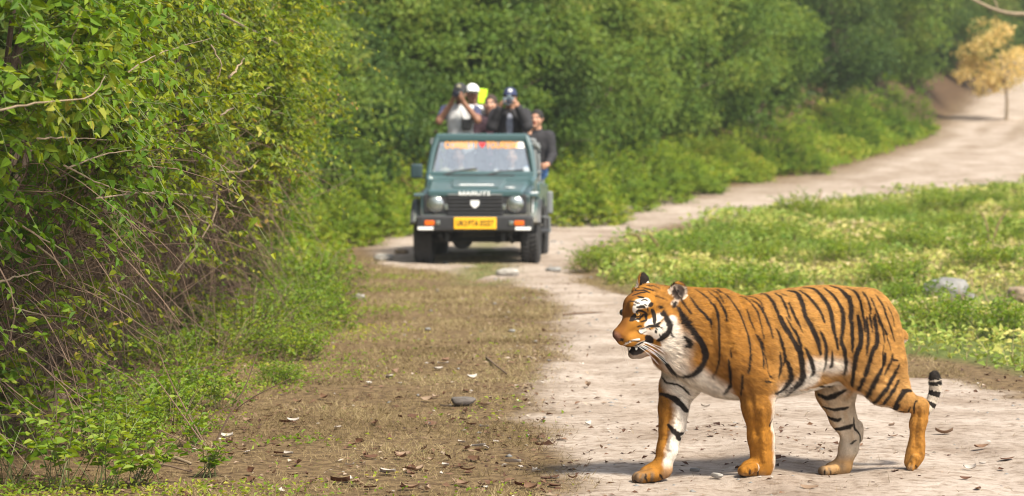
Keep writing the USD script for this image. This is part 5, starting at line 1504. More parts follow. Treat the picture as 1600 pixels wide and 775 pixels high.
def text_on(txt, h, mat_, parent, name, loc, rx=90, width=None, depth=.004):
    m = meshkit.text_mesh(txt, h, depth, True)
    m.apply_translation([-m.bounds[:, 0].mean(), -m.bounds[0, 1], 0])
    if width: m.apply_scale([width / (m.bounds[1, 0] - m.bounds[0, 0]), 1, 1])
    m = moved(m, rx=rx); m.apply_translation(loc)
    return obj(name, m, mat_, parent)

def build_jeep():
    J = thing('open_jeep', JEEP_T, JEEP_RZ, label='dark green open safari jeep facing the camera with passengers standing in it', cat='jeep')
    # nose: front panel and engine bay, tapering hood, cowl
    body = cat_meshes([loft([ring(.70, .16, .50, .90, .05), ring(.715, .20, .48, .955, .06), ring(.72, .60, .46, .99, .06), ring(.725, 1.22, .46, 1.04, .06)])])
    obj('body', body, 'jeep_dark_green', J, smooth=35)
    hood = loft([ring(.60, .13, .90, .952, .025), ring(.615, .17, .91, .975, .03), ring(.63, .60, .95, 1.035, .04), ring(.645, 1.05, .98, 1.085, .045)])
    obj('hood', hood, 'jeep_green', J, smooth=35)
    obj('hood_bulge', loft([ring(.30, .30, .96, 1.008, .02), ring(.34, .5, .98, 1.045, .03), ring(.36, 1.0, 1.02, 1.105, .03)]), 'jeep_green', J, smooth=35)
    obj('cowl', loft([ring(.70, 1.02, .95, 1.09, .04), ring(.73, 1.12, .9, 1.135, .04), ring(.74, 1.36, .9, 1.16, .04)]), 'jeep_green', J, smooth=35)
    for s in (-1, 1):
        arch = []
        for a in np.linspace(22, 160, 13):
            c, q = math.cos(math.radians(a)), math.sin(math.radians(a))
            y, z = .62 - c * .47, .40 + q * .46
            arch.append([(s * .56, y, z), (s * .815, y, z - .01), (s * .815, y + c * .06, z - .075 * abs(q) - .01), (s * .56, y + c * .05, z - .05)])
        f = obj('fender', loft(arch), 'jeep_green', J, smooth=40)
        obj('fender_flare', loft([[(p[1][0] - s * .02, p[1][1], p[1][2] + .006), (p[1][0] + s * .025, p[1][1], p[1][2] - .012), (p[2][0] + s * .025, p[2][1], p[2][2] - .02), (p[2][0] - s * .02, p[2][1], p[2][2])] for p in arch]), 'black_plastic', f, smooth=40)
        obj('fender_top', moved(rbox(.17, .86, .05, .02), (s * .715, .60, .905)), 'jeep_green', J, smooth=35)
        # headlamp in a dark square bezel
        h = obj('headlamp', moved(trimesh.creation.icosphere(3, .092).apply_scale([1, .38, 1]), (s * .512, .135, .797)), 'lamp_glass', J, smooth=True)
        obj('lamp_ring', moved(trimesh.creation.torus(.096, .012, 28, 10), (s * .512, .150, .797), rx=90), 'chrome', h, smooth=True)
        obj('lamp_bezel', moved(rbox(.30, .05, .25, .02), (s * .512, .168, .797)), 'black_plastic', h, smooth=35)
        obj('side_lamp', moved(rbox(.05, .03, .07, .01), (s * .372, .140, .755)), 'lamp_glass', J, smooth=35)
        # bumper end: indicator, fog lamp, pale strip
        obj('indicator', moved(rbox(.125, .03, .062, .008), (s * .575, .012, .555)), 'amber_lens', J, smooth=35)
        obj('fog_lamp', moved(rbox(.06, .03, .055, .012), (s * .470, .012, .557)), 'lamp_glass', J, smooth=35)
        obj('reflector_strip', moved(rbox(.20, .014, .040, .004), (s * .625, -.006, .485)), 'white_paint', J, smooth=35)
        obj('shackle', moved(rbox(.05, .14, .12, .015), (s * .36, .18, .37)), 'under_dark', J, smooth=35)
        # front wheels
        for yy in (.62, 2.68):
            wheel(J, s, yy)
        # leaf spring and frame rail
        obj('frame_rail', moved(rbox(.07, 3.5, .12, .01), (s * .36, 1.95, .42)), 'under_dark', J)
        obj('leaf_spring', tube(spline([(s * .45, .12, .40), (s * .45, .62, .29), (s * .45, 1.15, .40)], 8), .025, 6), 'under_dark', J)
        obj('door_sill', moved(rbox(.06, 1.0, .10, .02), (s * .74, 1.78, .50)), 'jeep_dark_green', J, smooth=35)
        obj('door', moved(rbox(.045, .86, .52, .03), (s * .745, 1.79, .79)), 'jeep_green', J, smooth=35)
        d = obj('rear_side', loft([[(s * .70, y, z0), (s * .755, y, z0), (s * .76, y, .98), (s * .70, y, 1.0)] for y, z0 in ((2.24, .50), (2.30, .62), (2.45, .80), (2.68, .86), (2.92, .80), (3.07, .62), (3.15, .5), (3.72, .5))]), 'jeep_green', J, smooth=35)
        obj('side_step', moved(rbox(.16, 1.05, .035, .01), (s * .80, 1.78, .40)), 'black_plastic', J, smooth=35)
    # grille with slats
    gr = obj('grille', moved(rbox(.74, .05, .30, .015), (0, .160, .795)), 'black_plastic', J, smooth=35)
    for k in range(6):
        obj('grille_slat', moved(rbox(.70, .022, .020, .006), (0, .128, .675 + k * .048)), 'grey_tube' if k in (5,) else 'black_plastic', gr, smooth=35)
    sh = np.array([(-.055, .045), (.055, .045), (.055, -.005), (.03, -.035), (0, -.055), (-.03, -.035), (-.055, -.005)])
    from shapely.geometry import Polygon as PG
    obj('emblem', moved(trimesh.creation.extrude_polygon(PG(sh), .012, engine='earcut'), (0, .122, .795), rx=90), 'white_paint', gr)
    obj('lower_valance', moved(rbox(1.34, .06, .12, .02), (0, .175, .60)), 'jeep_dark_green', J, smooth=35)
    # bumper and yellow number plate
    bp = obj('bumper', cat_meshes([moved(rbox(1.42, .14, .20, .03), (0, .085, .550)), moved(rbox(.10, .20, .19, .03), (.70, .12, .55)), moved(rbox(.10, .20, .19, .03), (-.70, .12, .55))]), 'black_plastic', J, smooth=35)
    pl = obj('number_plate', moved(rbox(.545, .012, .150, .006), (.012, .004, .552)), 'plate_yellow', J, smooth=35)
    text_on('UK19TA 0237', .066, 'plate_ink', pl, 'plate_text', (.012, -.0055, .520), width=.47, depth=.003)
    text_on('MARUTI', .048, 'white_paint', J, 'hood_lettering', (-.005, .118, .905), width=.40, depth=.006)
    obj('hood_decal', moved(rbox(.44, .05, .004, .001), (0, .42, 1.036), rx=9), 'white_paint', J)
    obj('hood_sticker', moved(rbox(.10, .10, .004, .001), (.44, .34, 1.005), rz=35, rx=4), 'white_paint', J)
    obj('fender_decal', moved(rbox(.10, .22, .012, .004), (.742, .44, .936), rz=0), 'white_paint', J)  # white plate standing in for the bright reflection on the fender top
    obj('fender_decal', moved(rbox(.012, .20, .20, .004), (.735, .34, .78)), 'white_paint', J)
    # undercarriage: axle, differential, radiator bottom, sump, steering rod
    obj('front_axle', cat_meshes([tube([(-.62, .62, .33), (.62, .62, .33)], .045, 10), moved(trimesh.creation.icosphere(2, .14), (-.20, .62, .335))]), 'under_dark', J, smooth=40)
    obj('rear_axle', cat_meshes([tube([(-.62, 2.68, .33), (.62, 2.68, .33)], .045, 10), moved(trimesh.creation.icosphere(2, .14), (.12, 2.68, .335))]), 'under_dark', J, smooth=40)
    obj('steering_rod', tube([(-.6, .45, .31), (.6, .45, .31)], .016, 8), 'under_dark', J)
    obj('engine_sump', moved(rbox(.5, .6, .22, .05), (0.02, .75, .45)), 'under_dark', J, smooth=35)
    obj('floor_pan', moved(rbox(1.36, 2.6, .05, .01), (0, 2.45, .56)), 'under_dark', J)
    obj('inner_panel', moved(rbox(1.30, .06, .42, .01), (0, 1.16, .72)), 'under_dark', J)
    # windscreen: frame, pane, banner, wipers
    def ws(x, z, off=0.0):                                             # the screen leans back
        return (x, 1.26 + (z - 1.13) * .22 + off, z)
    outer = [ws(-.705, 1.13), ws(.705, 1.13), ws(.645, 1.50), ws(.575, 1.675), ws(-.575, 1.675), ws(-.645, 1.50)]
    fr = obj('windscreen_frame', cat_meshes([tube(spline([outer[5], outer[0], outer[0]][::-1][1:] if False else [ws(-.70, 1.12), ws(-.648, 1.45), ws(-.585, 1.655)], 8), .042, 8), tube(spline([ws(.70, 1.12), ws(.648, 1.45), ws(.585, 1.655)], 8), .042, 8),
        moved(rbox(1.22, .07, .115, .03), ws(0, 1.640)), moved(rbox(1.44, .08, .10, .03), ws(0, 1.150))]), 'jeep_green', J, smooth=40)
    q = [ws(-.655, 1.185), ws(.655, 1.185), ws(.560, 1.60), ws(-.560, 1.60)]
    q2 = [(x, y + .006, z) for x, y, z in q]
    pane = trimesh.Trimesh(np.array(q + q2), np.array([[0, 1, 2], [0, 2, 3], [5, 4, 7], [5, 7, 6], [0, 4, 5], [0, 5, 1], [1, 5, 6], [1, 6, 2], [2, 6, 7], [2, 7, 3], [3, 7, 4], [3, 4, 0]]), process=False)
    obj('windscreen', pane, 'window_glass', J)
    rim = [ws(-.655, 1.185, -.004), ws(.655, 1.185, -.004), ws(.560, 1.60, -.004), ws(-.560, 1.60, -.004), ws(-.655, 1.185, -.004)]
    obj('window_seal', cat_meshes([tube([rim[i], rim[i + 1]], .013, 6) for i in range(4)]), 'black_plastic', fr)
    lean = 90 - math.degrees(math.atan(.22))
    x0 = -.490
    for t_, w_, m_ in (('CORBETT', .440, 'orange_letter'), ('♥', .05, 'red_paint'), ('TOURISM', .425, 'orange_letter')):
        if t_ == '♥':
            hp = np.array([(0, -.045), (.045, .01), (.04, .035), (.02, .042), (0, .025), (-.02, .042), (-.04, .035), (-.045, .01)])
            m = trimesh.creation.extrude_polygon(PG(hp), .003, engine='earcut'); m = moved(m, rx=lean); m.apply_translation(ws(x0 + .045, 1.545, -.010)); obj('banner_heart', m, m_, J); x0 += .095; continue
        m = meshkit.text_mesh(t_, .088, .003, True); m.apply_translation([-m.bounds[0, 0], -m.bounds[0, 1], 0]); m.apply_scale([w_ / m.bounds[1, 0], 1, 1])
        m = moved(m, rx=lean); m.apply_translation(ws(x0, 1.500, -.010)); obj('banner_lettering', m, m_, J); x0 += w_ + .012
    obj('banner_sticker', moved(rbox(.125, .004, .085, .001), ws(.480 + .035, 1.545, -.008), rx=-math.degrees(math.atan(.22))), 'white_paint', J)
    for (a, b, c) in (((-.49, 1.155), (-.33, 1.205), (-.06, 1.235)), ((.10, 1.155), (.28, 1.205), (.56, 1.215))):
        obj('wiper', cat_meshes([tube([ws(*a, -.05), ws(*b, -.035)], .012, 6), tube([ws(b[0] - .05, b[1] - .012, -.03), ws(*c, -.025)], .013, 6)]), 'black_plastic', J)
    obj('cowl_vent', moved(rbox(.9, .10, .02, .005), (0, 1.20, 1.145)), 'black_plastic', J)
    # mirrors
    obj('door_flap', cat_meshes([moved(rbox(.075, .05, .29, .02), (.925, .9, .80)), tube([(.74, .95, .62), (.92, .9, .60), (.925, .9, .40)], .014, 6)]), 'grey_tube', J, smooth=35)
    for s in (-1,):
        m_ = obj('mirror', moved(rbox(.16, .05, .19, .03), (s * .865, 1.34, 1.20)), 'jeep_dark_green', J, smooth=35)
        obj('mirror_arm', tube([(s * .74, 1.32, 1.10), (s * .86, 1.34, 1.14)], .014, 6), 'black_plastic', m_)
    # roll bars and rails of the open rear
    pairs = []
    for y, h in ((1.62, 1.62), (2.55, 1.56), (3.55, 1.42)):
        pairs.append(obj('roll_bar', tube(spline([(-.70, y, .95), (-.68, y, h - .12), (-.58, y, h), (.58, y, h), (.68, y, h - .12), (.70, y, .95)], 28), .024, 8), 'grey_tube', J, smooth=True))
    for s in (-1, 1):
        obj('side_rail', tube(spline([(s * .64, 1.40, 1.56), (s * .66, 1.62, 1.56), (s * .68, 2.55, 1.50), (s * .69, 3.55, 1.32)], 14), .020, 8), 'grey_tube', J, smooth=True)
        obj('side_rail', tube([(s * .70, 1.62, 1.18), (s * .71, 3.55, 1.16)], .018, 8), 'grey_tube', J, smooth=True)
    obj('tailgate', moved(rbox(1.40, .05, .46, .02), (0, 3.74, .76)), 'jeep_green', J, smooth=35)
    # seats
    for x in (-.36, .36):
        s_ = obj('front_seat', moved(rbox(.48, .46, .14, .05), (x, 1.95, .74)), 'seat_cloth', J, smooth=40)
        obj('seat_back', moved(rbox(.46, .12, .50, .05), (x, 2.20, 1.00), rx=-8), 'seat_cloth', s_, smooth=40)
    b_ = obj('rear_bench', moved(rbox(1.30, .42, .12, .04), (0, 3.25, 1.08)), 'seat_cloth', J, smooth=40)
    obj('seat_back', moved(rbox(1.30, .10, .40, .04), (0, 3.50, 1.32), rx=-6), 'seat_cloth', b_, smooth=40)
    obj('bench_box', moved(rbox(1.24, .40, .44, .02), (0, 3.25, .80)), 'under_dark', b_)
    sw = obj('steering_wheel', moved(trimesh.creation.torus(.18, .014, 28, 8), (-.36, 1.60, 1.02), rx=62), 'black_plastic', J, smooth=True)
    obj('dashboard', moved(rbox(1.26, .20, .16, .05), (0, 1.42, 1.06)), 'black_plastic', J, smooth=40)
    return J

_wheel_profile = None
def wheel(J, s, yy):
    R, hw = .345, .118
    prof = np.array([(.20, -hw * .8), (.23, -hw), (.30, -hw * 1.02), (R - .02, -hw * .9), (R, -hw * .72), (R, hw * .72), (R - .02, hw * .9), (.30, hw * 1.02), (.23, hw), (.20, hw * .8)])
    t = trimesh.creation.revolve(np.vstack([prof, prof[:1]]), sections=48)
    t = moved(t, ry=90); t.apply_translation((s * .692, yy, .345))
    w = obj('wheel', t, 'tyre_rubber', J, smooth=40)
    lugs = []
    for k in range(36):
        a = k * 10
        for side in (-1, 1):
            b = trimesh.creation.box([.075, .030, .022]); b = moved(b, (side * .055, 0, R + .006), rz=side * 18)
            b = moved(b, rx=a + side * 2.5); b.apply_translation((s * .692, yy, .345)); lugs.append(b)
    obj('tread', cat_meshes(lugs), 'tyre_rubber', w)
    rp = np.array([(0, .03), (.06, .05), (.09, .02), (.17, .0), (.20, .06), (.205, .085), (.205, -.08), (0, -.06)])
    r = trimesh.creation.revolve(rp, sections=32); r = moved(r, ry=90 * s); r.apply_translation((s * .692 + s * .01, yy, .345)); r.fix_normals()
    obj('rim', r, 'rim_grey', w, smooth=35)

build_jeep()
# ------------------------------------------------------------------ the people in the jeep
mat('skin', {'a': ('attribute', {'attribute': 'coat'}), 'p': ('principled_bsdf', {'roughness': .5, 'specular_ior_level': .35, 'subsurface_weight': .05})}, [('a.color', 'p.base_color')])
for n_, c_ in (('vest_grey', (.46, .46, .46)), ('shirt_navy', (.035, .04, .085)), ('black_cloth', (.014, .013, .016)), ('dark_maroon', (.035, .014, .022)), ('grey_shirt', (.20, .21, .26)), ('denim', (.045, .12, .30)),
               ('dark_trousers', (.035, .035, .04)), ('white_cloth', (.72, .72, .72)), ('pink_cloth', (.62, .30, .36)), ('cap_black', (.02, .02, .022)), ('cap_white', (.76, .76, .74)), ('cap_navy', (.018, .026, .075)),
               ('hair_black', (.012, .009, .008)), ('hair_brown', (.035, .02, .014)), ('camera_black', (.014, .014, .015)), ('camera_grey', (.10, .13, .15)), ('lime_card', (.50, .82, .02)), ('khaki_shirt', (.30, .27, .18)), ('pale_shirt', (.55, .52, .50))):
    plain(n_, c_, .85 if 'camera' not in n_ else .35, .12, 18, bump=.15)
mat('lens_glass', {'p': ('principled_bsdf', {'base_color': (.01, .01, .02), 'roughness': .05, 'coat_weight': 1.0})})

def lerp(a, b, t): return np.asarray(a, float) + (np.asarray(b, float) - a) * t

def figure(label, at_, rz, J, skin, tops, bottoms, hair, cap=None, cap_badge=None, grip=None, h=.0078, seed=1, hairlen=0.0, sleeves='long', beard=False):
    """J: joints in the jeep's frame, x to the picture's right, y away, z up; the person faces -y turned by rz at the head"""
    t = thing('person', jeep_world(at_), JEEP_RZ, label=label, cat='person', group=None)
    J = {k: np.asarray(v, float) for k, v in J.items()}
    hd = J['head']; a = math.radians(J.get('turn', np.zeros(1))[0]) if 'turn' in J else 0
    Fw = np.array([math.sin(a), -math.cos(a), 0]); Sd = np.array([math.cos(a), math.sin(a), 0]); Up = np.array([0, 0, 1.0])
    pitch = math.radians(J['nod'][0]) if 'nod' in J else 0
    Fw, Up = Fw * math.cos(pitch) - Up * math.sin(pitch), Up * math.cos(pitch) + Fw * math.sin(pitch)
    R = np.stack([Sd, Fw, Up])
    H = lambda x, f, u: hd + Sd * x + Fw * f + Up * u
    pts = {k: v for k, v in J.items() if v.shape == (3,) and k not in ('nl', 'nr')}
    lo = np.min(list(pts.values()), 0) - .2; hi = np.max(list(pts.values()), 0) + .24
    f = Field(lo, hi, h)
    def body(f, d=0.0, arms=1.0, head=True, legs=True, torso=True, k=.03, waist=False):
        if torso:
            f.chain([lerp(J['sl'], J['chest'], .25), lerp(J['sr'], J['chest'], .25)], [.078 + d, .078 + d], .05)
            f.ell(J['chest'] + [0, 0, -.03], (.165 + d, .112 + d, .17 + d), None, .04)
            f.ell(lerp(J['chest'], J['pelvis'], .55), (.15 + d, .108 + d, .17 + d), None, .05)
            f.ell(J['pelvis'], (.165 + d, .12 + d, .13 + d), None, .05)
            f.cone(J['chest'] + [0, .01, .12], .07 + d, J['neck'], .058 + d * .6, .03)
        for s in 'lr':
            if arms:
                e = lerp(J['s' + s], J['e' + s], min(1, arms * 2)) if arms < .5 else J['e' + s]
                f.cone(J['s' + s], .062 + d, e, .050 + d, k)
                if arms >= .5:
                    w = lerp(J['e' + s], J['w' + s], min(1, (arms - .5) * 2 / .94))
                    f.cone(J['e' + s], .046 + d, w, .034 + d * .8, k * .7)
            if legs:
                f.cone(J['h' + s], .09 + d, J['k' + s], .062 + d, k)
                f.cone(J['k' + s], .058 + d, J['a' + s], .044 + d, k)
    body(f)
    f.cone(J['neck'], .056, hd + [0, .005, -.04], .055, .03)
    # head and face
    f.ell(H(0, -.005, .02), (.076, .098, .105), R, .02)
    f.cone(H(0, .035, -.035), .060, H(0, .058, -.085), .036, .03)
    f.cone(H(0, .090, .008), .012, H(0, .108, -.022), .016, .014)
    for s in (-1, 1):
        f.cone(H(.014 * s, .100, -.028), .010, H(.010 * s, .098, -.026), .010, .01)
        f.ell(H(.034 * s, .094, .016), (.016, .012, .010), R, .012, cut=True)
        f.cone(H(.020 * s, .088, .034), .012, H(.048 * s, .078, .030), .010, .014)
        f.cone(H(.045 * s, .060, -.022), .028, H(.05 * s, .05, -.045), .03, .02)
        f.ell(H(.080 * s, -.005, -.005), (.010, .020, .032), R, .008)
    f.cone(H(-.02, .092, -.058), .011, H(.02, .092, -.058), .011, .008)
    # hands: palm, four bent fingers and a thumb from its side
    for s in 'lr':
        w, hc = J['w' + s], J['g' + s]                     # wrist, and the point the hand closes on
        d = unit(hc - w); sgn = -1 if s == 'l' else 1
        inward = J['n' + s] if 'n' + s in J else np.array([-sgn, 0, 0.0]); inward = unit(inward - d * (inward @ d)); sp = np.cross(d, inward)
        palm = w + d * .050
        f.cone(w, .031, palm, .030, .02); f.ell(palm + d * .01, (.042, .022, .048), np.stack([sp, inward, d]), .015)
        for q in range(4):
            o = (q - 1.5) * .021; L = (.072, .080, .076, .060)[q]
            a0 = w + d * .088 + sp * o; a1 = a0 + (d * .75 + inward * .65) * L * .52; a2 = a1 + (d * .05 + inward * 1.0) * L * .5
            f.chain([a0, a1, a2], [.0105, .0098, .0088], .007)
        th = w + d * .035 + sp * .036 + inward * .008
        f.chain([th, th + sp * .018 + d * .028 + inward * .018, th + sp * .012 + d * .050 + inward * .038], [.013, .0115, .010], .008)
    m = f.mesh(3)
    V = np.array(m.vertices)
    col = np.tile(np.array(skin, float), (len(V), 1))
    q = V - hd; hx, hf, hu = q @ Sd, q @ Fw, q @ Up
    col *= (1 + (meshkit.fbm(V * 16, 3, seed) - .5) * .25)[:, None]
    front = hf > .03
    for s in (-1, 1):
        eye = front & (((hx - .034 * s) / .015) ** 2 + ((hu - .016) / .0075) ** 2 < 1); col[eye] = (.5, .48, .45)
        pup = front & ((hx - .034 * s) ** 2 + (hu - .016) ** 2 < .0068 ** 2); col[pup] = (.015, .01, .008)
        brow = front & (np.abs(hx - .036 * s) < .021) & (np.abs(hu - .036 - .1 * np.abs(hx - .036 * s) * -1) < .006); col[brow] = (.02, .012, .008)
    lips = front & (np.abs(hx) < .026) & (np.abs(hu + .058) < .010 * (1 - (hx / .03) ** 2) + .002); col[lips] = np.array(skin) * [.85, .50, .48]
    if beard:
        b = (hf > -.01) & (hu < -.035) & (hu > -.13) & ~lips & (np.linalg.norm(q, axis=1) < .16); col[b] = col[b] * .3
    b = obj('body', m, 'skin', t, smooth=True); prim_color(b, 'coat', col)
    # hair
    g = Field(hd - .2 - [0, 0, hairlen], hd + .2, .007)
    g.ell(H(0, -.012, .030), (.088, .106, .106), R, .01)
    if hairlen: g.chain([H(-.05, -.05, 0), H(-.06, -.03, -hairlen)], [.05, .03], .03); g.chain([H(.05, -.05, 0), H(.06, -.03, -hairlen)], [.05, .03], .03); g.cone(H(0, -.06, 0), .07, H(0, -.05, -hairlen), .05, .03)
    g.ell(H(0, .105, -.022), (.090, .080, .100), R, .01, cut=True); g.ell(H(0, .07, -.10), (.14, .10, .075), R, .01, cut=True)
    hm = g.mesh(2)
    obj('hair', hm, hair, t, smooth=True)
    if cap:
        g = Field(hd - .22, hd + .24, .006)
        g.ell(H(0, -.008, .045), (.095, .112, .100), R, .008); g.ell(H(0, -.02, -.045), (.2, .2, .085), R, .004, cut=True)
        g.ell(H(0, .118, .046), (.080, .082, .011), R, .008)
        c = obj('cap', g.mesh(2), cap, t, smooth=True)
        if cap_badge:
            s_ = trimesh.creation.icosphere(2, .03).apply_scale([1, .25, .9]); s_.vertices = s_.vertices @ np.stack([Sd, Fw, Up]); s_.apply_translation(H(0, .092, .095))
            obj('cap_badge', s_, cap_badge, c, smooth=True)
    # clothes: shells that follow the body
    for name, m_, spec in tops + bottoms:
        g = Field(lo, hi, .009)
        d = spec.get('d', .012)
        if spec.get('part') == 'legs':
            g.ell(J['pelvis'], (.165 + d, .12 + d, .11 + d), None, .03)
            for s in 'lr':
                g.cone(J['h' + s], .09 + d, J['k' + s], .062 + d, .04); g.cone(J['k' + s], .060 + d, J['a' + s], .052 + d, .03)
        else:
            body(g, d, spec.get('arms', 0), False, False, True)
            nk = J['neck']
            g.ell(nk + [0, -.02, .055], (.085, .10, .062), None, .01, cut=True)
            if spec.get('open'):                                           # worn open at the front
                g.cone(J['chest'] + [0, -.13, .12], .05 * spec['open'], J['pelvis'] + [0, -.16, -.1], .06 * spec['open'], .01, cut=True)
        cm = g.mesh(2); v = np.array(cm.vertices)
        cm.vertices = v + np.array(cm.vertex_normals) * ((meshkit.fbm(v * 9 + seed, 3, seed) - .5) * .022)[:, None]
        obj(name, cm, m_, t, smooth=True)
    for s in 'lr':
        if 'a' + s in J:
            obj('shoe', moved(rbox(.09, .24, .08, .03), J['a' + s] + [0, -.06, -.03]), 'black_cloth', t, smooth=40)
    return t

def standing(x, y, hz, floor=.62, w=.185):
    """joints of somebody standing in the back, head centre at height hz"""
    J = dict(head=(x, y, hz), neck=(x, y + .015, hz - .145), chest=(x, y + .03, hz - .33), pelvis=(x, y + .04, hz - .74), sl=(x - w, y + .03, hz - .225), sr=(x + w, y + .03, hz - .225),
             hl=(x - .09, y + .04, hz - .80), hr=(x + .09, y + .04, hz - .80))
    kz = floor + (hz - .80 - floor) * .52
    J.update(kl=(x - .11, y + .0, kz), kr=(x + .11, y + .0, kz), al=(x - .12, y + .05, floor + .07), ar=(x + .12, y + .05, floor + .07))
    return J

def rel(J, o): return {k: (np.asarray(v, float) - o if np.size(v) == 3 and k not in ('nl', 'nr') else np.asarray(v, float)) for k, v in J.items()}

def camera_thing(at_, rz, label, big=True, dark='camera_black'):
    c = thing('camera', jeep_world(at_), JEEP_RZ + rz, label=label, cat='camera')
    obj('camera_body', moved(rbox(.145, .07, .10, .018), (0, 0, 0)), dark, c, smooth=35)
    obj('prism_hump', moved(rbox(.06, .06, .045, .015), (0, 0, .062)), dark, c, smooth=35)
    L = .20 if big else .07
    prof = np.array([(0, 0), (.034, 0), (.038, .03), (.038, L * .6), (.046, L * .65), (.048, L), (.043, L), (.040, L - .012), (0, L - .012)])
    l = moved(trimesh.creation.revolve(prof, sections=28), (0, -.03, -.004), rx=90)
    le = obj('lens', l, dark, c, smooth=35)
    obj('lens_glass', moved(trimesh.creation.icosphere(2, .040).apply_scale([1, .2, 1]), (0, -.03 - L + .012, -.004)), 'lens_glass', le, smooth=True)
    obj('shutter_grip', moved(rbox(.035, .085, .095, .015), (-.068, -.012, 0)), dark, c, smooth=35)
    return c

def in_jeep(u, v, ydist):
    """jeep-frame point seen at a pixel, ydist metres behind the jeep's nose"""
    a = math.radians(JEEP_RZ); p = pt(u, v, y=JEEP_T[1] + ydist) - JEEP_T
    c, s = math.cos(-a), math.sin(-a)
    return np.array([c * p[0] - s * p[1], s * p[0] + c * p[1], p[2]])

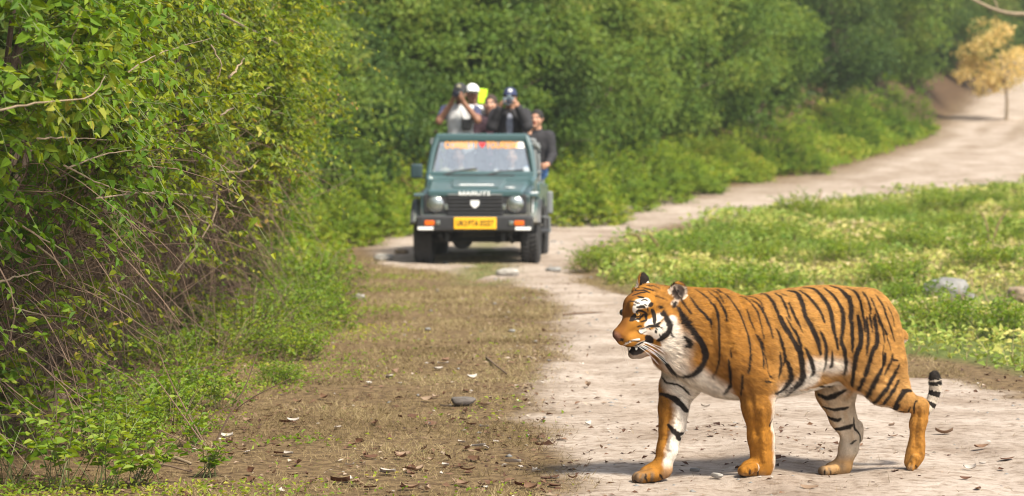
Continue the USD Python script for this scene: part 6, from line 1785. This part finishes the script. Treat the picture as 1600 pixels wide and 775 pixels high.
def build_people():
    brown, tan, mid = (.21, .10, .06), (.40, .215, .14), (.32, .165, .10)
    # 1: photographer in the pale grey vest, left
    y = 2.05; h1 = in_jeep(719, 146, y); x, hz = h1[0], h1[2]; y = h1[1]
    J = standing(x, y, hz, w=.205)
    J.update(el=(x - .27, y - .16, hz - .37), wl=(x - .10, y - .17, hz - .13), gl=(x - .06, y - .20, hz - .03), nl=(1, -.2, .3), er=(x + .25, y - .20, hz - .36), wr=(x + .06, y - .25, hz - .12), gr=(x + .03, y - .30, hz - .05), nr=(-.4, 0, 1.))
    J['turn'] = (-6,); o = np.array([x, y, .62])
    figure('person in pale grey vest and black cap aiming a long lens camera', o, 0, rel(J, o), brown, [('shirt', 'shirt_navy', dict(arms=.30, d=.012)), ('vest', 'vest_grey', dict(arms=0, d=.026))], [('trousers', 'dark_trousers', dict(part='legs'))], 'hair_black', cap='cap_black', cap_badge='khaki_shirt', seed=3, beard=True)
    camera_thing((x - .005, y - .155, hz - .005), -6, 'black camera with long lens held by the person in the grey vest')
    # binocular case on the chest
    b = thing('binocular_case', jeep_world((x + .10, y - .155, hz - .42)), JEEP_RZ, label='black binocular case hanging on the chest of the grey vest', cat='case')
    obj('case_body', moved(rbox(.13, .07, .15, .025), (0, 0, 0)), 'camera_black', b, smooth=35)
    obj('strap', tube(spline([(-.05, .02, .07), (-.10, .10, .22), (-.10, .2, .27)], 8), .008, 5), 'camera_black', b)
    # 2: white cap behind him
    y = 2.75; h2 = in_jeep(738, 147, y); x, y, hz = h2
    J = standing(x, y, hz, .72)
    J.update(el=(x - .26, y - .06, hz - .52), wl=(x - .2, y - .22, hz - .62), gl=(x - .16, y - .30, hz - .60), er=(x + .27, y - .02, hz - .40), wr=(x + .20, y - .12, hz - .18), gr=(x + .17, y - .15, hz - .09), nr=(-1, 0, .1))
    J['turn'] = (14,); o = np.array([x, y, .72])
    figure('person in white cap and white shirt standing behind the grey vest', o, 0, rel(J, o), brown, [('shirt', 'white_cloth', dict(arms=.30, d=.016))], [('trousers', 'dark_trousers', dict(part='legs'))], 'hair_black', cap='cap_white', seed=5)
    c = thing('lime_notebook', jeep_world((x + .155, y - .185, hz - .03)), JEEP_RZ + 12, label='lime green notebook held up between the white cap and the woman', cat='notebook', ry=6)
    obj('cover', rbox(.115, .012, .20, .005), 'lime_card', c, smooth=35); obj('pages', moved(rbox(.105, .012, .19, .003), (.002, .012, 0)), 'white_cloth', c)
    # 3: woman in the middle
    y = 2.40; h3 = in_jeep(767, 163, y); x, y, hz = h3
    J = standing(x, y, hz, .62, .165)
    J.update(el=(x - .22, y - .03, hz - .50), wl=(x - .18, y - .22, hz - .58), gl=(x - .13, y - .30, hz - .57), er=(x + .22, y - .03, hz - .50), wr=(x + .16, y - .22, hz - .58), gr=(x + .1, y - .30, hz - .57))
    J['turn'] = (-8,); o = np.array([x, y, .62])
    figure('person with tied back hair in open maroon black jacket over pale pink shirt', o, 0, rel(J, o), tan, [('shirt', 'pink_cloth', dict(arms=0, d=.008)), ('jacket', 'dark_maroon', dict(arms=.98, d=.026, open=1.0))], [('trousers', 'dark_trousers', dict(part='legs'))], 'hair_brown', seed=7)
    # 4: navy cap with compact camera
    y = 1.98; h4 = in_jeep(797, 153, y); x, y, hz = h4
    J = standing(x, y, hz, .62, .20)
    J.update(el=(x - .235, y - .13, hz - .38), wl=(x - .125, y - .21, hz - .13), gl=(x - .085, y - .235, hz - .04), nl=(1, 0, .2), er=(x + .235, y - .13, hz - .38), wr=(x + .125, y - .21, hz - .13), gr=(x + .085, y - .235, hz - .04), nr=(-1, 0, .2))
    J['turn'] = (4,); o = np.array([x, y, .62])
    figure('person in navy cap with white badge and black jacket photographing with both hands', o, 0, rel(J, o), mid, [('shirt', 'grey_shirt', dict(arms=0, d=.010)), ('jacket', 'black_cloth', dict(arms=.94, d=.028, open=.9))], [('trousers', 'dark_trousers', dict(part='legs'))], 'hair_black', cap='cap_navy', cap_badge='white_cloth', seed=9)
    camera_thing((x, y - .215, hz - .045), 4, 'dark compact camera held up by the person in the navy cap', False, 'camera_grey')
    # 5: leaning out on the right, seated on the high rear bench side
    y = 2.95; h5 = in_jeep(839, 186, y); x, y, hz = h5
    J = dict(head=(x, y, hz), neck=(x, y + .02, hz - .145), chest=(x + .005, y + .04, hz - .33), pelvis=(x - .02, y + .10, hz - .70), sl=(x - .165, y + .03, hz - .225), sr=(x + .165, y + .03, hz - .235),
             hl=(x - .10, y + .06, hz - .74), hr=(x + .05, y + .04, hz - .74), kl=(x - .30, y - .30, hz - .74), kr=(x - .18, y - .36, hz - .76), al=(x - .32, y - .34, hz - 1.08), ar=(x - .22, y - .38, hz - 1.10),
             el=(x - .20, y - .14, hz - .42), wl=(x - .10, y - .17, hz - .20), gl=(x - .075, y - .15, hz - .10), nl=(1, .3, 0), er=(x + .21, y - .02, hz - .50), wr=(x + .16, y - .22, hz - .62), gr=(x + .13, y - .30, hz - .64), turn=(-16,))
    o = np.array([x, y, hz - 1.15])
    figure('person in black jumper and blue jeans leaning out at the right, chin on hand', o, 0, rel(J, o), tan, [('jumper', 'black_cloth', dict(arms=.92, d=.018))], [('jeans', 'denim', dict(part='legs'))], 'hair_black', seed=11)
    # 6, 7: driver and front passenger behind the windscreen
    for x, label, sk, top, sd in ((-.36, 'driver in khaki shirt behind the left half of the windscreen', brown, 'khaki_shirt', 13), (.36, 'passenger in pale shirt seated behind the right half of the windscreen', tan, 'pale_shirt', 15)):
        y, hz = 1.98, 1.40
        J = dict(head=(x, y, hz), neck=(x, y + .02, hz - .145), chest=(x, y + .05, hz - .32), pelvis=(x, y + .10, .90), sl=(x - .185, y + .05, hz - .23), sr=(x + .185, y + .05, hz - .23), hl=(x - .09, y + .06, .88), hr=(x + .09, y + .06, .88),
                 kl=(x - .12, y - .38, .92), kr=(x + .12, y - .38, .92), al=(x - .12, y - .50, .66), ar=(x + .12, y - .50, .66), el=(x - .22, y - .12, hz - .46), wl=(x - .15, y - .33, hz - .38), gl=(x - .13, y - .41, hz - .36), er=(x + .22, y - .12, hz - .46), wr=(x + .15, y - .33, hz - .38), gr=(x + .13, y - .41, hz - .36), turn=(0,))
        o = np.array([x, y, .62])
        figure(label, o, 0, rel(J, o), sk, [('shirt', top, dict(arms=.42, d=.014))], [('trousers', 'dark_trousers', dict(part='legs'))], 'hair_black', seed=sd)

build_people()
# ------------------------------------------------------------------ the thin haze in the valley air
mat('haze_air', {'v': ('principled_volume', {'color': (.92, .92, .88), 'density': .0004, 'anisotropy': .25})}, [], surface=None, volume='v.volume')
_hb = trimesh.creation.box([260, 420, 120]); _hb.apply_translation([20, 130, 57.0])
obj('haze', _hb, 'haze_air', label='thin pale haze in the air of the valley', cat='haze', kind='stuff')
